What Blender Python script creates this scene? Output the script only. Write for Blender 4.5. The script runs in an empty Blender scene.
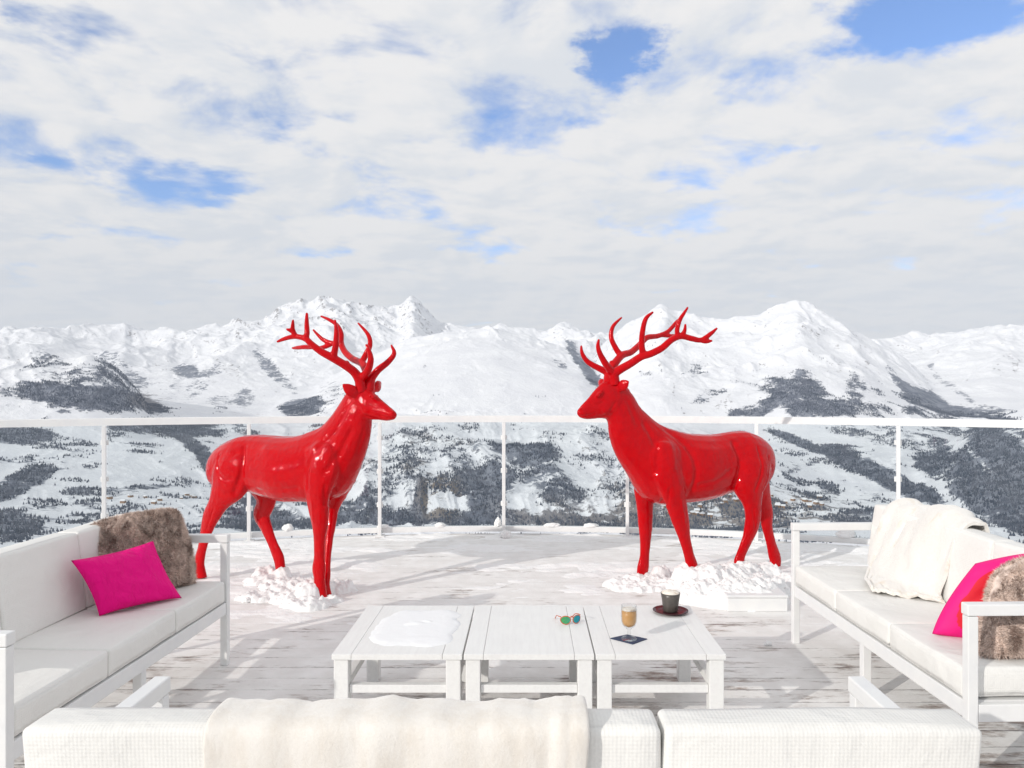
import bpy, bmesh, math, random
import numpy as np
from mathutils import Vector, Matrix, noise as mnoise

R = math.radians
rng = np.random.default_rng(7)
random.seed(7)
scene = bpy.context.scene
COL = scene.collection

# ------------------------------------------------------------------ camera
F = 760.0          # focal length in pixels of the 1024 px wide picture
CX, CY, CAMZ = 528.0, 390.0, 1.40
cam_d = bpy.data.cameras.new('camera')
cam = bpy.data.objects.new('camera', cam_d)
COL.objects.link(cam)
cam.location = (0, 0, CAMZ)
cam.rotation_euler = (R(90), 0, 0)
cam_d.sensor_width = 36
cam_d.lens = 36 * F / 1024
cam_d.shift_x = (512 - CX) / 1024
cam_d.shift_y = (CY - 384) / 1024
cam_d.clip_start = 0.05
cam_d.clip_end = 60000
scene.camera = cam

def at(px, py, Y):
    return Vector(((px - CX) * Y / F, Y, CAMZ - (py - CY) * Y / F))

# ------------------------------------------------------------------ helpers
def tag(o, label=None, cat=None, group=None, kind=None):
    if label: o['label'] = label
    if cat: o['category'] = cat
    if group: o['group'] = group
    if kind: o['kind'] = kind
    return o

def empty(name, loc=(0, 0, 0), rz=0.0):
    o = bpy.data.objects.new(name, None)
    COL.objects.link(o)
    o.location = loc
    o.rotation_euler = (0, 0, rz)
    o.empty_display_size = 0.1
    return o

def link_mesh(name, me, mats=None, parent=None, smooth=False):
    o = bpy.data.objects.new(name, me)
    COL.objects.link(o)
    if mats is not None:
        for m in (mats if isinstance(mats, (list, tuple)) else [mats]):
            me.materials.append(m)
    if smooth:
        me.polygons.foreach_set('use_smooth', [True] * len(me.polygons))
    if parent: o.parent = parent
    return o

def from_bm(name, bm, mats=None, parent=None, smooth=False):
    me = bpy.data.meshes.new(name)
    bmesh.ops.recalc_face_normals(bm, faces=bm.faces[:])
    bm.to_mesh(me); bm.free()
    return link_mesh(name, me, mats, parent, smooth)

def add_box(bm, a, b, bevel=0.0, seg=2):
    a, b = Vector(a), Vector(b)
    r = bmesh.ops.create_cube(bm, size=1.0)
    vs = r['verts']
    c, s = (a + b) / 2, b - a
    for v in vs:
        v.co = Vector((v.co.x * s.x, v.co.y * s.y, v.co.z * s.z)) + c
    if bevel > 0:
        es = list({e for v in vs for e in v.link_edges})
        bmesh.ops.bevel(bm, geom=es, offset=bevel, segments=seg, profile=0.5, affect='EDGES')

def loft(bm, rings, cap=True):
    """rings: list of equal-length lists of points -> closed tube"""
    vr = [[bm.verts.new(p) for p in ring] for ring in rings]
    n = len(vr[0])
    for i in range(len(vr) - 1):
        for j in range(n):
            bm.faces.new((vr[i][j], vr[i][(j + 1) % n], vr[i + 1][(j + 1) % n], vr[i + 1][j]))
    if cap:
        bm.faces.new(list(reversed(vr[0])))
        bm.faces.new(vr[-1])

def catmull(pts, sub=6):
    """pts: list of tuples (any dimension) -> smooth denser list"""
    P = [np.array(p, float) for p in pts]
    if len(P) < 3:
        return [P[0] + (P[-1] - P[0]) * t for t in np.linspace(0, 1, sub + 1)]
    P = [2 * P[0] - P[1]] + P + [2 * P[-1] - P[-2]]
    out = []
    for i in range(1, len(P) - 2):
        for k in range(sub):
            t = k / sub
            a, b, c, d = P[i - 1], P[i], P[i + 1], P[i + 2]
            out.append(0.5 * ((2 * b) + (-a + c) * t + (2 * a - 5 * b + 4 * c - d) * t * t + (-a + 3 * b - 3 * c + d) * t ** 3))
    out.append(P[-2])
    return out

def tube(bm, pts, n=12, sub=5, flat=None):
    """pts: (x,y,z,r[,r2]) ; circular tube with rounded ends"""
    P = catmull(pts, sub)
    rings = []
    prev = None
    for i, p in enumerate(P):
        a = P[max(i - 1, 0)][:3]; b = P[min(i + 1, len(P) - 1)][:3]
        t = Vector(b - a)
        if t.length < 1e-9: t = Vector((0, 0, 1))
        t.normalize()
        if prev is None:
            ref = Vector((0, 1, 0)) if abs(t.y) < 0.9 else Vector((1, 0, 0))
            s = t.cross(ref).normalized()
        else:
            s = (prev - t * prev.dot(t)).normalized()
        prev = s
        u = t.cross(s)
        r = max(p[3], 1e-4)
        c = Vector(p[:3])
        rings.append([c + s * (r * math.cos(2 * math.pi * k / n)) + u * (r * math.sin(2 * math.pi * k / n)) for k in range(n)])
    loft(bm, rings)

def lathe(bm, prof, c=(0, 0, 0), n=32, cap=True):
    c = Vector(c)
    rings = [[c + Vector((r * math.cos(2 * math.pi * k / n), r * math.sin(2 * math.pi * k / n), z)) for k in range(n)] for r, z in prof]
    loft(bm, rings, cap)

def bake_mods(o, mods):
    """apply modifiers through the depsgraph and store the result in the object"""
    for typ, kw in mods:
        m = o.modifiers.new(typ.lower(), typ)
        for k, v in kw.items(): setattr(m, k, v)
    dg = bpy.context.evaluated_depsgraph_get()
    dg.update()
    me = bpy.data.meshes.new_from_object(o.evaluated_get(dg), depsgraph=dg)
    o.modifiers.clear()
    old = o.data
    mats = [m for m in old.materials]
    o.data = me
    me.materials.clear()
    for m in mats: me.materials.append(m)
    me.name = old.name
    me.polygons.foreach_set('use_smooth', [True] * len(me.polygons))
    bpy.data.meshes.remove(old)

# ------------------------------------------------------------------ node helpers
class NT:
    def __init__(self, tree):
        self.t = tree; self.n = tree.nodes; self.l = tree.links
    def new(self, typ, **kw):
        nd = self.n.new(typ)
        for k, v in kw.items(): setattr(nd, k, v)
        return nd
    def link(self, a, b): self.l.new(a, b)
    def val(self, sock, v):
        if hasattr(v, 'is_output'): self.l.new(v, sock)
        else: sock.default_value = v
    def math(self, op, a, b=None, c=None, clamp=False):
        nd = self.new('ShaderNodeMath', operation=op, use_clamp=clamp)
        self.val(nd.inputs[0], a)
        if b is not None: self.val(nd.inputs[1], b)
        if c is not None: self.val(nd.inputs[2], c)
        return nd.outputs[0]
    def vmath(self, op, a, b=None, out=0):
        nd = self.new('ShaderNodeVectorMath', operation=op)
        self.val(nd.inputs[0], a)
        if b is not None: self.val(nd.inputs[1], b)
        return nd.outputs[out]
    def noise(self, vec, scale, detail=4, rough=0.55, dist=0.0, lac=2.0):
        nd = self.new('ShaderNodeTexNoise')
        self.l.new(vec, nd.inputs['Vector'])
        nd.inputs['Scale'].default_value = scale
        nd.inputs['Detail'].default_value = detail
        nd.inputs['Roughness'].default_value = rough
        nd.inputs['Distortion'].default_value = dist
        nd.inputs['Lacunarity'].default_value = lac
        return nd.outputs['Fac']
    def ramp(self, x, a, b, lo=0.0, hi=1.0, smooth=True):
        nd = self.new('ShaderNodeMapRange', interpolation_type='SMOOTHSTEP' if smooth else 'LINEAR', clamp=True) if smooth else self.new('ShaderNodeMapRange', clamp=True)
        self.val(nd.inputs[0], x)
        nd.inputs[1].default_value = a; nd.inputs[2].default_value = b
        nd.inputs[3].default_value = lo; nd.inputs[4].default_value = hi
        return nd.outputs[0]
    def mix(self, f, a, b):
        nd = self.new('ShaderNodeMix', data_type='RGBA')
        self.val(nd.inputs[0], f)
        self.val(nd.inputs[6], a); self.val(nd.inputs[7], b)
        return nd.outputs[2]
    def scalev(self, vec, s, loc=(0, 0, 0)):
        nd = self.new('ShaderNodeMapping')
        self.l.new(vec, nd.inputs[0])
        nd.inputs['Scale'].default_value = s
        nd.inputs['Location'].default_value = loc
        return nd.outputs[0]
    def bump(self, h, strength, dist, normal=None):
        nd = self.new('ShaderNodeBump')
        self.l.new(h, nd.inputs['Height'])
        nd.inputs['Strength'].default_value = strength
        nd.inputs['Distance'].default_value = dist
        if normal is not None: self.l.new(normal, nd.inputs['Normal'])
        return nd.outputs[0]

def mat(name, color=(0.8, 0.8, 0.8), rough=0.5, metallic=0.0, **kw):
    m = bpy.data.materials.new(name); m.use_nodes = True
    nt = NT(m.node_tree)
    b = m.node_tree.nodes['Principled BSDF']
    b.inputs['Base Color'].default_value = (*color, 1)
    b.inputs['Roughness'].default_value = rough
    b.inputs['Metallic'].default_value = metallic
    for k, v in kw.items(): b.inputs[k].default_value = v
    tc = nt.new('ShaderNodeTexCoord')
    return m, nt, b, tc.outputs['Object']

def c4(*c): return (*c, 1.0)

# ------------------------------------------------------------------ materials
M = {}
def build_materials():
    # white powder coated metal
    m, nt, b, co = mat('white_metal', (0.80, 0.80, 0.79), 0.38)
    n = nt.noise(co, 9, 5)
    b_c = nt.mix(nt.ramp(n, 0.35, 0.75), c4(0.81, 0.81, 0.80), c4(0.76, 0.765, 0.77))
    nt.link(b_c, b.inputs['Base Color'])
    nt.link(nt.bump(nt.noise(co, 240, 2), 0.06, 0.002), b.inputs['Normal'])
    M['white_metal'] = m
    # weathered white wood of the tables
    m, nt, b, co = mat('white_wood', (0.8, 0.8, 0.78), 0.55)
    g = nt.noise(nt.scalev(co, (60, 5, 60)), 1.0, 5, 0.6)
    d = nt.noise(co, 6, 4)
    nt.link(nt.mix(nt.ramp(nt.math('ADD', g, nt.math('MULTIPLY', d, 0.6)), 0.6, 1.1), c4(0.83, 0.83, 0.815), c4(0.775, 0.77, 0.76)), b.inputs['Base Color'])
    nt.link(nt.bump(g, 0.08, 0.003), b.inputs['Normal'])
    M['white_wood'] = m
    # cushion covers, woven grid
    m, nt, b, co = mat('woven_vinyl', (0.78, 0.78, 0.765), 0.6)
    sep = nt.new('ShaderNodeSeparateXYZ'); nt.link(co, sep.inputs[0])
    k = 2 * math.pi / 0.0075
    s = nt.math('ADD', nt.math('SINE', nt.math('MULTIPLY', sep.outputs[0], k)),
                nt.math('SINE', nt.math('MULTIPLY', sep.outputs[2], k)))
    s = nt.math('ADD', s, nt.math('SINE', nt.math('MULTIPLY', sep.outputs[1], k)))
    wr = nt.noise(co, 5, 4, 0.5, 0.6)
    n1 = nt.bump(s, 0.16, 0.0012)
    n2 = nt.bump(wr, 0.42, 0.035, n1)
    nt.link(n2, b.inputs['Normal'])
    nt.link(nt.mix(nt.ramp(nt.noise(co, 3.5, 5), 0.4, 0.75), c4(0.81, 0.80, 0.77), c4(0.765, 0.755, 0.725)), b.inputs['Base Color'])
    M['vinyl'] = m
    # glossy red fibreglass
    m, nt, b, co = mat('red_lacquer', (0.56, 0.002, 0.010), 0.45)
    b.inputs['Roughness'].default_value = 0.06
    b.inputs['Specular IOR Level'].default_value = 0.42
    b.inputs['Specular Tint'].default_value = c4(1.0, 0.42, 0.45)
    f1 = nt.noise(nt.scalev(co, (55, 55, 30)), 1.0, 3, 0.6, 0.5)
    f2 = nt.noise(co, 21, 3, 0.5)
    f3 = nt.noise(co, 150, 2, 0.6)
    f3 = nt.noise(co, 110, 2, 0.6)
    h = nt.math('ADD', nt.math('MULTIPLY', f1, 0.5), nt.math('ADD', nt.math('MULTIPLY', f2, 1.2), nt.math('MULTIPLY', f3, 0.12)))
    nb = nt.bump(h, 0.27, 0.016)
    nt.link(nb, b.inputs['Normal'])
    nt.link(nt.mix(nt.ramp(f2, 0.35, 0.7), c4(0.52, 0.0001, 0.003), c4(0.47, 0.0002, 0.004)), b.inputs['Base Color'])
    M['red'] = m
    # snow
    m, nt, b, co = mat('snow', (0.89, 0.885, 0.88), 0.7)
    b.inputs['Specular IOR Level'].default_value = 0.25
    h = nt.math('ADD', nt.noise(co, 26, 6, 0.65), nt.math('MULTIPLY', nt.noise(co, 160, 3, 0.6), 0.25))
    nt.link(nt.bump(h, 0.45, 0.02), b.inputs['Normal'])
    M['snow'] = m
    m, nt, b, co = mat('soft_snow', (0.87, 0.875, 0.885), 0.7)
    b.inputs['Specular IOR Level'].default_value = 0.2
    nt.link(nt.bump(nt.noise(co, 30, 5, 0.6), 0.12, 0.01), b.inputs['Normal'])
    M['snow_soft'] = m
    # deck boards under a trodden film of snow
    m, nt, b, co = mat('snowy_deck', (0.5, 0.5, 0.5), 0.7)
    sep = nt.new('ShaderNodeSeparateXYZ'); nt.link(co, sep.inputs[0])
    yb = nt.math('DIVIDE', sep.outputs[1], 0.142)
    fr = nt.math('FRACT', yb)
    idx = nt.math('FLOOR', yb)
    gap = nt.math('SUBTRACT', 1.0, nt.ramp(nt.math('ABSOLUTE', nt.math('SUBTRACT', fr, 0.5)), 0.455, 0.49))
    cmb = nt.new('ShaderNodeCombineXYZ')
    nt.link(nt.math('MULTIPLY', sep.outputs[0], 1.4), cmb.inputs[0])
    nt.link(nt.math('MULTIPLY', sep.outputs[1], 26.0), cmb.inputs[1])
    nt.link(nt.math('MULTIPLY', idx, 3.7), cmb.inputs[2])
    grain = nt.noise(cmb.outputs[0], 1.6, 6, 0.62, 0.3)
    wn = nt.new('ShaderNodeTexWhiteNoise', noise_dimensions='1D'); nt.link(idx, wn.inputs['W'])
    wood = nt.mix(nt.ramp(grain, 0.3, 0.7), c4(0.095, 0.052, 0.036), c4(0.33, 0.225, 0.17))
    wood = nt.mix(nt.math('MULTIPLY', wn.outputs[0], 0.4), wood, c4(0.23, 0.15, 0.11))
    wood = nt.mix(gap, c4(0.07, 0.05, 0.045), wood)
    film = nt.noise(nt.scalev(co, (0.9, 2.2, 1)), 1.5, 7, 0.66, 0.5)
    streak = nt.noise(nt.scalev(co, (1.9, 9, 1)), 1.9, 7, 0.68, 0.5)
    fine = nt.noise(nt.scalev(co, (14, 30, 1)), 1.0, 4, 0.7)
    cov = nt.math('ADD', nt.math('MULTIPLY', film, 1.05), nt.math('MULTIPLY', streak, 0.75))
    cov = nt.math('ADD', cov, nt.math('MULTIPLY', fine, 0.42))
    cov = nt.math('ADD', cov, nt.math('MULTIPLY', gap, 0.13))
    # thicker towards the railing where nobody walks
    cov = nt.math('ADD', cov, nt.ramp(sep.outputs[1], 2.4, 5.0, -0.025, 0.13))
    film_f = nt.math('MULTIPLY', nt.ramp(cov, 0.99, 1.28), 0.97)
    sn = nt.mix(nt.ramp(nt.noise(co, 7, 5), 0.35, 0.7), c4(0.80, 0.785, 0.765), c4(0.885, 0.875, 0.86))
    nt.link(nt.mix(film_f, wood, sn), b.inputs['Base Color'])
    hh = nt.math('ADD', nt.math('MULTIPLY', film_f, 0.7), nt.math('ADD', nt.math('MULTIPLY', gap, 0.5), nt.math('MULTIPLY', nt.noise(co, 60, 5, 0.7), 0.5)))
    nt.link(nt.bump(hh, 0.5, 0.012), b.inputs['Normal'])
    nt.link(nt.ramp(film_f, 0, 1, 0.55, 0.75), b.inputs['Roughness'])
    M['deck'] = m
    # pink satin
    m, nt, b, co = mat('pink_satin', (0.84, 0.0008, 0.215), 0.5)
    b.inputs['Specular IOR Level'].default_value = 0.15
    h = nt.noise(nt.scalev(co, (14, 14, 5)), 1.0, 4, 0.55, 1.2)
    nt.link(nt.bump(h, 0.8, 0.025), b.inputs['Normal'])
    M['pink'] = m
    m, nt, b, co = mat('pink_red_cloth', (0.78, 0.002, 0.025), 0.7)
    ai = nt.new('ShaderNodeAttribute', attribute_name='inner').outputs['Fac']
    nt.link(nt.mix(nt.ramp(ai, 0.4, 0.6), c4(0.80, 0.0008, 0.20), c4(0.70, 0.002, 0.02)), b.inputs['Base Color'])  # pink along the pillow's border, turning red towards its middle
    M['pinkred'] = m
    # fur
    m, nt, b, co = mat('brown_fur', (0.2, 0.13, 0.1), 0.75)
    n1 = nt.noise(nt.scalev(co, (22, 22, 12)), 1.0, 5, 0.65, 0.8)
    n2 = nt.noise(co, 90, 2, 0.6)
    c_ = nt.mix(nt.ramp(n1, 0.30, 0.64), c4(0.24, 0.165, 0.135), c4(0.82, 0.67, 0.585))
    c_ = nt.mix(nt.ramp(n2, 0.55, 0.8, 0, 0.6), c_, c4(0.90, 0.82, 0.78))
    nt.link(c_, b.inputs['Base Color'])
    b.inputs['Specular IOR Level'].default_value = 0.2
    M['fur'] = m
    # cream throws
    m, nt, b, co = mat('cream_fleece', (0.82, 0.77, 0.70), 0.85)
    b.inputs['Sheen Weight'].default_value = 0.5
    b.inputs['Specular IOR Level'].default_value = 0.1
    h = nt.math('ADD', nt.noise(co, 130, 4, 0.7), nt.math('MULTIPLY', nt.noise(nt.scalev(co, (30, 30, 8)), 1, 4, 0.6), 0.8))
    nt.link(nt.bump(h, 0.3, 0.006), b.inputs['Normal'])
    nt.link(nt.mix(nt.ramp(nt.noise(nt.scalev(co, (24, 24, 7)), 1, 5, 0.65), 0.35, 0.7), c4(0.79, 0.755, 0.705), c4(0.73, 0.68, 0.615)), b.inputs['Base Color'])
    M['cream'] = m
    m, nt, b, co = mat('white_fleece', (0.84, 0.81, 0.76), 0.85)
    b.inputs['Sheen Weight'].default_value = 0.5
    b.inputs['Specular IOR Level'].default_value = 0.1
    h = nt.math('ADD', nt.noise(co, 110, 4, 0.7), nt.math('MULTIPLY', nt.noise(co, 22, 4, 0.6), 0.8))
    nt.link(nt.bump(h, 0.5, 0.008), b.inputs['Normal'])
    nt.link(nt.mix(nt.ramp(nt.noise(nt.scalev(co, (9, 9, 5)), 1, 4, 0.6, 1.0), 0.52, 0.75), c4(0.79, 0.765, 0.725), c4(0.74, 0.65, 0.53)), b.inputs['Base Color'])
    M['fleece'] = m
    M['slate'] = mat('blue_napkin', (0.035, 0.05, 0.10), 0.8)[0]
    M['maroon'] = mat('maroon_saucer', (0.055, 0.014, 0.018), 0.3)[0]
    m, nt, b, co = mat('dark_cup', (0.075, 0.066, 0.06), 0.35)
    nt.link(nt.mix(nt.noise(co, 60, 3), c4(0.05, 0.044, 0.04), c4(0.12, 0.105, 0.095)), b.inputs['Base Color'])
    M['cup'] = m
    m, nt, b, co = mat('milk_foam', (0.80, 0.72, 0.62), 0.8)
    nt.link(nt.mix(nt.ramp(nt.noise(co, 55, 4), 0.5, 0.75), c4(0.83, 0.77, 0.69), c4(0.55, 0.36, 0.22)), b.inputs['Base Color'])
    nt.link(nt.bump(nt.noise(co, 120, 3), 0.4, 0.003), b.inputs['Normal'])
    M['foam'] = m
    M['coffee'] = mat('milky_coffee', (0.62, 0.33, 0.11), 0.35)[0]
    M['tortoise'] = mat('orange_frame', (0.50, 0.10, 0.035), 0.25)[0]
    m, nt, b, co = mat('mirror_lens', (0.02, 0.30, 0.26), 0.12, 0.75)
    sp = nt.new('ShaderNodeSeparateXYZ'); nt.link(co, sp.inputs[0])
    nt.link(nt.mix(nt.ramp(sp.outputs[0], -0.055, 0.055), c4(0.10, 0.42, 0.16), c4(0.02, 0.30, 0.42)), b.inputs['Base Color'])
    M['lens'] = m
    # thin clear glass: see-through with a fresnel reflection
    def thin(name, tint, refl):
        m = bpy.data.materials.new(name); m.use_nodes = True
        nt = NT(m.node_tree); m.node_tree.nodes.clear()
        out = nt.new('ShaderNodeOutputMaterial')
        tr = nt.new('ShaderNodeBsdfTransparent'); tr.inputs[0].default_value = c4(*tint)
        gl = nt.new('ShaderNodeBsdfGlossy'); gl.inputs['Roughness'].default_value = 0.03
        lw = nt.new('ShaderNodeLayerWeight'); lw.inputs[0].default_value = 0.5
        fr = nt.math('ADD', nt.math('MULTIPLY', nt.math('POWER', lw.outputs['Facing'], 4.0), 0.7), 0.035)
        mx = nt.new('ShaderNodeMixShader')
        nt.link(nt.math('MULTIPLY', fr, refl), mx.inputs[0])
        nt.link(tr.outputs[0], mx.inputs[1]); nt.link(gl.outputs[0], mx.inputs[2])
        nt.link(mx.outputs[0], out.inputs[0])
        return m
    M['pane'] = thin('balustrade_glass', (0.925, 0.945, 0.95), 0.8)
    M['glass'] = thin('drinking_glass', (0.96, 0.965, 0.965), 1.0)
    # terrain
    m, nt, b, co = mat('alpine_terrain', (0.8, 0.8, 0.8), 0.8)
    b.inputs['Specular IOR Level'].default_value = 0.15
    at_f = nt.new('ShaderNodeAttribute', attribute_name='forest').outputs['Fac']
    at_r = nt.new('ShaderNodeAttribute', attribute_name='rock').outputs['Fac']
    nA = nt.noise(co, 0.016, 7, 0.68, 0.3)
    nB = nt.noise(co, 0.05, 5, 0.7)
    nC = nt.noise(nt.scalev(co, (1, 1, 2.5)), 0.0045, 6, 0.6)
    nn = nt.math('ADD', nt.math('MULTIPLY', nA, 0.5), nt.math('MULTIPLY', nB, 0.5))
    snowc = nt.mix(nt.ramp(nC, 0.35, 0.65), c4(0.86, 0.87, 0.89), c4(0.80, 0.81, 0.84))
    fmask = nt.ramp(nt.math('ADD', at_f, nt.math('MULTIPLY', nt.math('SUBTRACT', nn, 0.5), 2.5)), 0.38, 0.64)
    rmask = nt.ramp(nt.math('ADD', at_r, nt.math('MULTIPLY', nt.math('SUBTRACT', nn, 0.5), 3.6)), 0.45, 0.75)
    rockc = nt.mix(nB, c4(0.14, 0.14, 0.15), c4(0.32, 0.30, 0.29))
    forc = nt.mix(nt.ramp(nA, 0.38, 0.62), c4(0.048, 0.066, 0.108), c4(0.20, 0.22, 0.27))
    at_b = nt.new('ShaderNodeAttribute', attribute_name='scrub').outputs['Fac']
    forc = nt.mix(at_b, forc, c4(0.17, 0.13, 0.10))
    c_ = nt.mix(nt.math('MULTIPLY', rmask, 0.85), snowc, rockc)
    c_ = nt.mix(nt.math('MULTIPLY', fmask, 0.92), c_, forc)
    nt.link(c_, b.inputs['Base Color'])
    nt.link(nt.bump(nt.math('ADD', nA, nt.math('MULTIPLY', nB, 0.4)), 0.5, 18.0), b.inputs['Normal'])
    M['terrain'] = m
    m, nt, b, co = mat('conifer', (0.04, 0.05, 0.055), 0.9)
    b.inputs['Specular IOR Level'].default_value = 0.1
    nt.link(nt.mix(nt.ramp(nt.noise(co, 0.02, 4), 0.4, 0.65), c4(0.045, 0.062, 0.095), c4(0.125, 0.14, 0.18)), b.inputs['Base Color'])
    M['conifer'] = m
    M['chalet_wall'] = mat('chalet_wall', (0.26, 0.15, 0.08), 0.8)[0]
    M['chalet_roof'] = mat('chalet_roof', (0.78, 0.79, 0.81), 0.8)[0]
build_materials()

# ------------------------------------------------------------------ terrain
def _perm(seed):
    r = np.random.default_rng(seed)
    p = r.permutation(256)
    return np.concatenate([p, p])
def perlin(x, y, seed=0):
    p = _perm(seed)
    ang = np.random.default_rng(seed + 99).random(256) * 2 * np.pi
    gx, gy = np.cos(ang), np.sin(ang)
    xi = np.floor(x).astype(np.int64); yi = np.floor(y).astype(np.int64)
    xf, yf = x - xi, y - yi
    u = xf * xf * xf * (xf * (xf * 6 - 15) + 10); v = yf * yf * yf * (yf * (yf * 6 - 15) + 10)
    xi &= 255; yi &= 255
    def g(ix, iy, dx, dy):
        h = p[p[ix & 255] + (iy & 255)]
        return gx[h] * dx + gy[h] * dy
    a = g(xi, yi, xf, yf); b = g(xi + 1, yi, xf - 1, yf)
    c = g(xi, yi + 1, xf, yf - 1); d = g(xi + 1, yi + 1, xf - 1, yf - 1)
    return (a + u * (b - a)) * (1 - v) + (c + u * (d - c)) * v
def fbm(x, y, o=5, seed=0, gain=0.5):
    s = 0; a = 1.0; f = 1.0
    for i in range(o):
        s = s + a * perlin(x * f, y * f, seed + i); a *= gain; f *= 2.03
    return s * 1.3
def ridged(x, y, o=6, seed=0, gain=0.55):
    s = 0; a = 1.0; f = 1.0; w = 1.0; tot = 0
    for i in range(o):
        n = 1 - np.abs(perlin(x * f, y * f, seed + i)) * 1.9
        n = np.clip(n, 0, 1) ** 2 * w
        w = np.clip(n * 1.6, 0.15, 1)
        s = s + a * n; tot += a; a *= gain; f *= 2.05
    return s / tot
def sstep(x, a, b):
    t = np.clip((x - a) / (b - a), 0, 1); return t * t * (3 - 2 * t)
def smax(a, b, k):
    h = np.clip(0.5 + 0.5 * (a - b) / k, 0, 1)
    return b * (1 - h) + a * h + k * h * (1 - h)

def smooth_interp(x, pts, sig=9.0):
    xs = np.array([p[0] for p in pts], float); ys = np.array([p[1] for p in pts], float)
    gx = np.arange(-800, 1900, 2.0); gy = np.interp(gx, xs, ys)
    k = np.exp(-0.5 * (np.arange(-20, 21) * 2.0 / sig) ** 2); k /= k.sum()
    gy = np.convolve(np.pad(gy, 20, mode='edge'), k, mode='valid')
    return np.interp(x, gx, gy)

FAR = [(-700, 318), (-300, 326), (0, 332), (30, 330), (60, 328), (100, 327), (124, 325), (130, 331), (150, 331), (168, 326), (180, 332),
       (210, 322), (245, 316), (268, 313), (290, 304), (320, 298), (335, 297), (355, 304), (385, 309), (399, 308), (412, 296), (425, 308), (438, 319), (460, 321), (480, 324),
       (500, 326), (540, 336), (555, 331), (568, 327), (585, 331), (620, 335), (660, 336), (700, 338), (820, 340), (880, 338), (900, 339), (930, 335), (960, 326), (990, 319),
       (1024, 321), (1100, 312), (1400, 326), (1800, 318)]
DOME = [(-700, 430), (200, 420), (300, 392), (350, 366), (385, 350), (420, 336), (455, 330), (500, 331), (540, 338), (575, 348), (600, 362), (625, 385), (660, 410), (720, 440), (1800, 440)]
PEAK = [(-700, 470), (540, 440), (570, 405), (585, 372), (600, 345), (620, 326), (640, 313), (660, 298), (680, 311), (700, 317), (720, 320), (760, 317), (780, 310), (797, 301), (812, 310), (835, 320), (860, 333),
        (880, 345), (905, 362), (930, 381), (955, 399), (985, 418), (1024, 440), (1100, 470), (1800, 520)]
LEFTM = [(-700, 380), (-200, 360), (0, 358), (50, 354), (90, 352), (115, 362), (135, 384), (150, 410), (170, 440), (240, 480), (1800, 540)]
SPUR = [(-700, 520), (180, 510), (230, 486), (280, 462), (320, 440), (360, 424), (400, 414), (470, 410), (560, 414), (620, 420), (700, 430), (740, 436), (780, 452), (840, 478), (900, 505), (950, 525), (1024, 545), (1800, 560)]
RIGHTM = [(-700, 560), (800, 540), (860, 500), (900, 470), (940, 442), (980, 424), (1024, 408), (1100, 385), (1300, 350), (1800, 340)]

def zof(y, r, cosp): return CAMZ + (CY - y) / F * r * cosp

def base_surface(px, r, cosp):
    # valley floor and its gentle lower slopes
    ys = np.interp(r, [0, 600, 1200, 1700, 2100, 2700, 3400, 4300, 5500, 7000, 9000, 14000],
                   [560, 558, 554, 538, 520, 484, 450, 424, 402, 384, 368, 372])
    tilt = smooth_interp(px, [(-300, -6), (0, -4), (120, 0), (250, 10), (420, 14), (640, 12), (800, 6), (1024, 14), (1300, 10)], 30)
    ys = ys + tilt * sstep(r, 1800, 2600)
    z = zof(ys, r, cosp)
    z0 = z
    def layer(prof, rc, rf, p, fall, k):
        nonlocal z
        yc = smooth_interp(px, prof, 3.0 if prof is FAR else (4.5 if prof is PEAK else 6.5))
        zc = zof(yc, rc, cosp)
        zf = np.interp(rf, [0, 1e5], [0, 0]) + zof(np.interp(rf, [2100, 2700, 3400, 4300, 5500, 7000], [520, 484, 450, 424, 402, 384]), rf, cosp) - 60
        t = np.clip((r - rf) / (rc - rf), 0, 1)
        zi = zf + (zc - zf) * t ** p
        zi = np.where(r > rc, zc - (r - rc) * fall, zi)
        zi = np.where(r < rf, zf - (rf - r) * 0.6, zi)
        z = smax(z, zi, k)
    layer(FAR, 9300, 5600, 1.25, 0.5, 40)
    layer(LEFTM, 5000, 3500, 0.9, 0.12, 30)
    layer(DOME, 6600, 4200, 0.8, 0.35, 40)
    layer(PEAK, 7000, 3700, 1.05, 0.5, 35)
    layer(SPUR, 3300, 1950, 0.85, 0.14, 25)
    layer(RIGHTM, 3900, 2200, 0.95, 0.35, 30)
    return z, z0

def E(px, py, cx, cy, rx, ry, ang, st, soft=0.45):
    a = math.radians(ang); c, s = math.cos(a), math.sin(a)
    dx, dy = px - cx, py - cy
    u = (dx * c + dy * s) / rx; v = (-dx * s + dy * c) / ry
    d = np.sqrt(u * u + v * v)
    return st * (1 - sstep(d, 1 - soft, 1 + soft))

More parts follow.
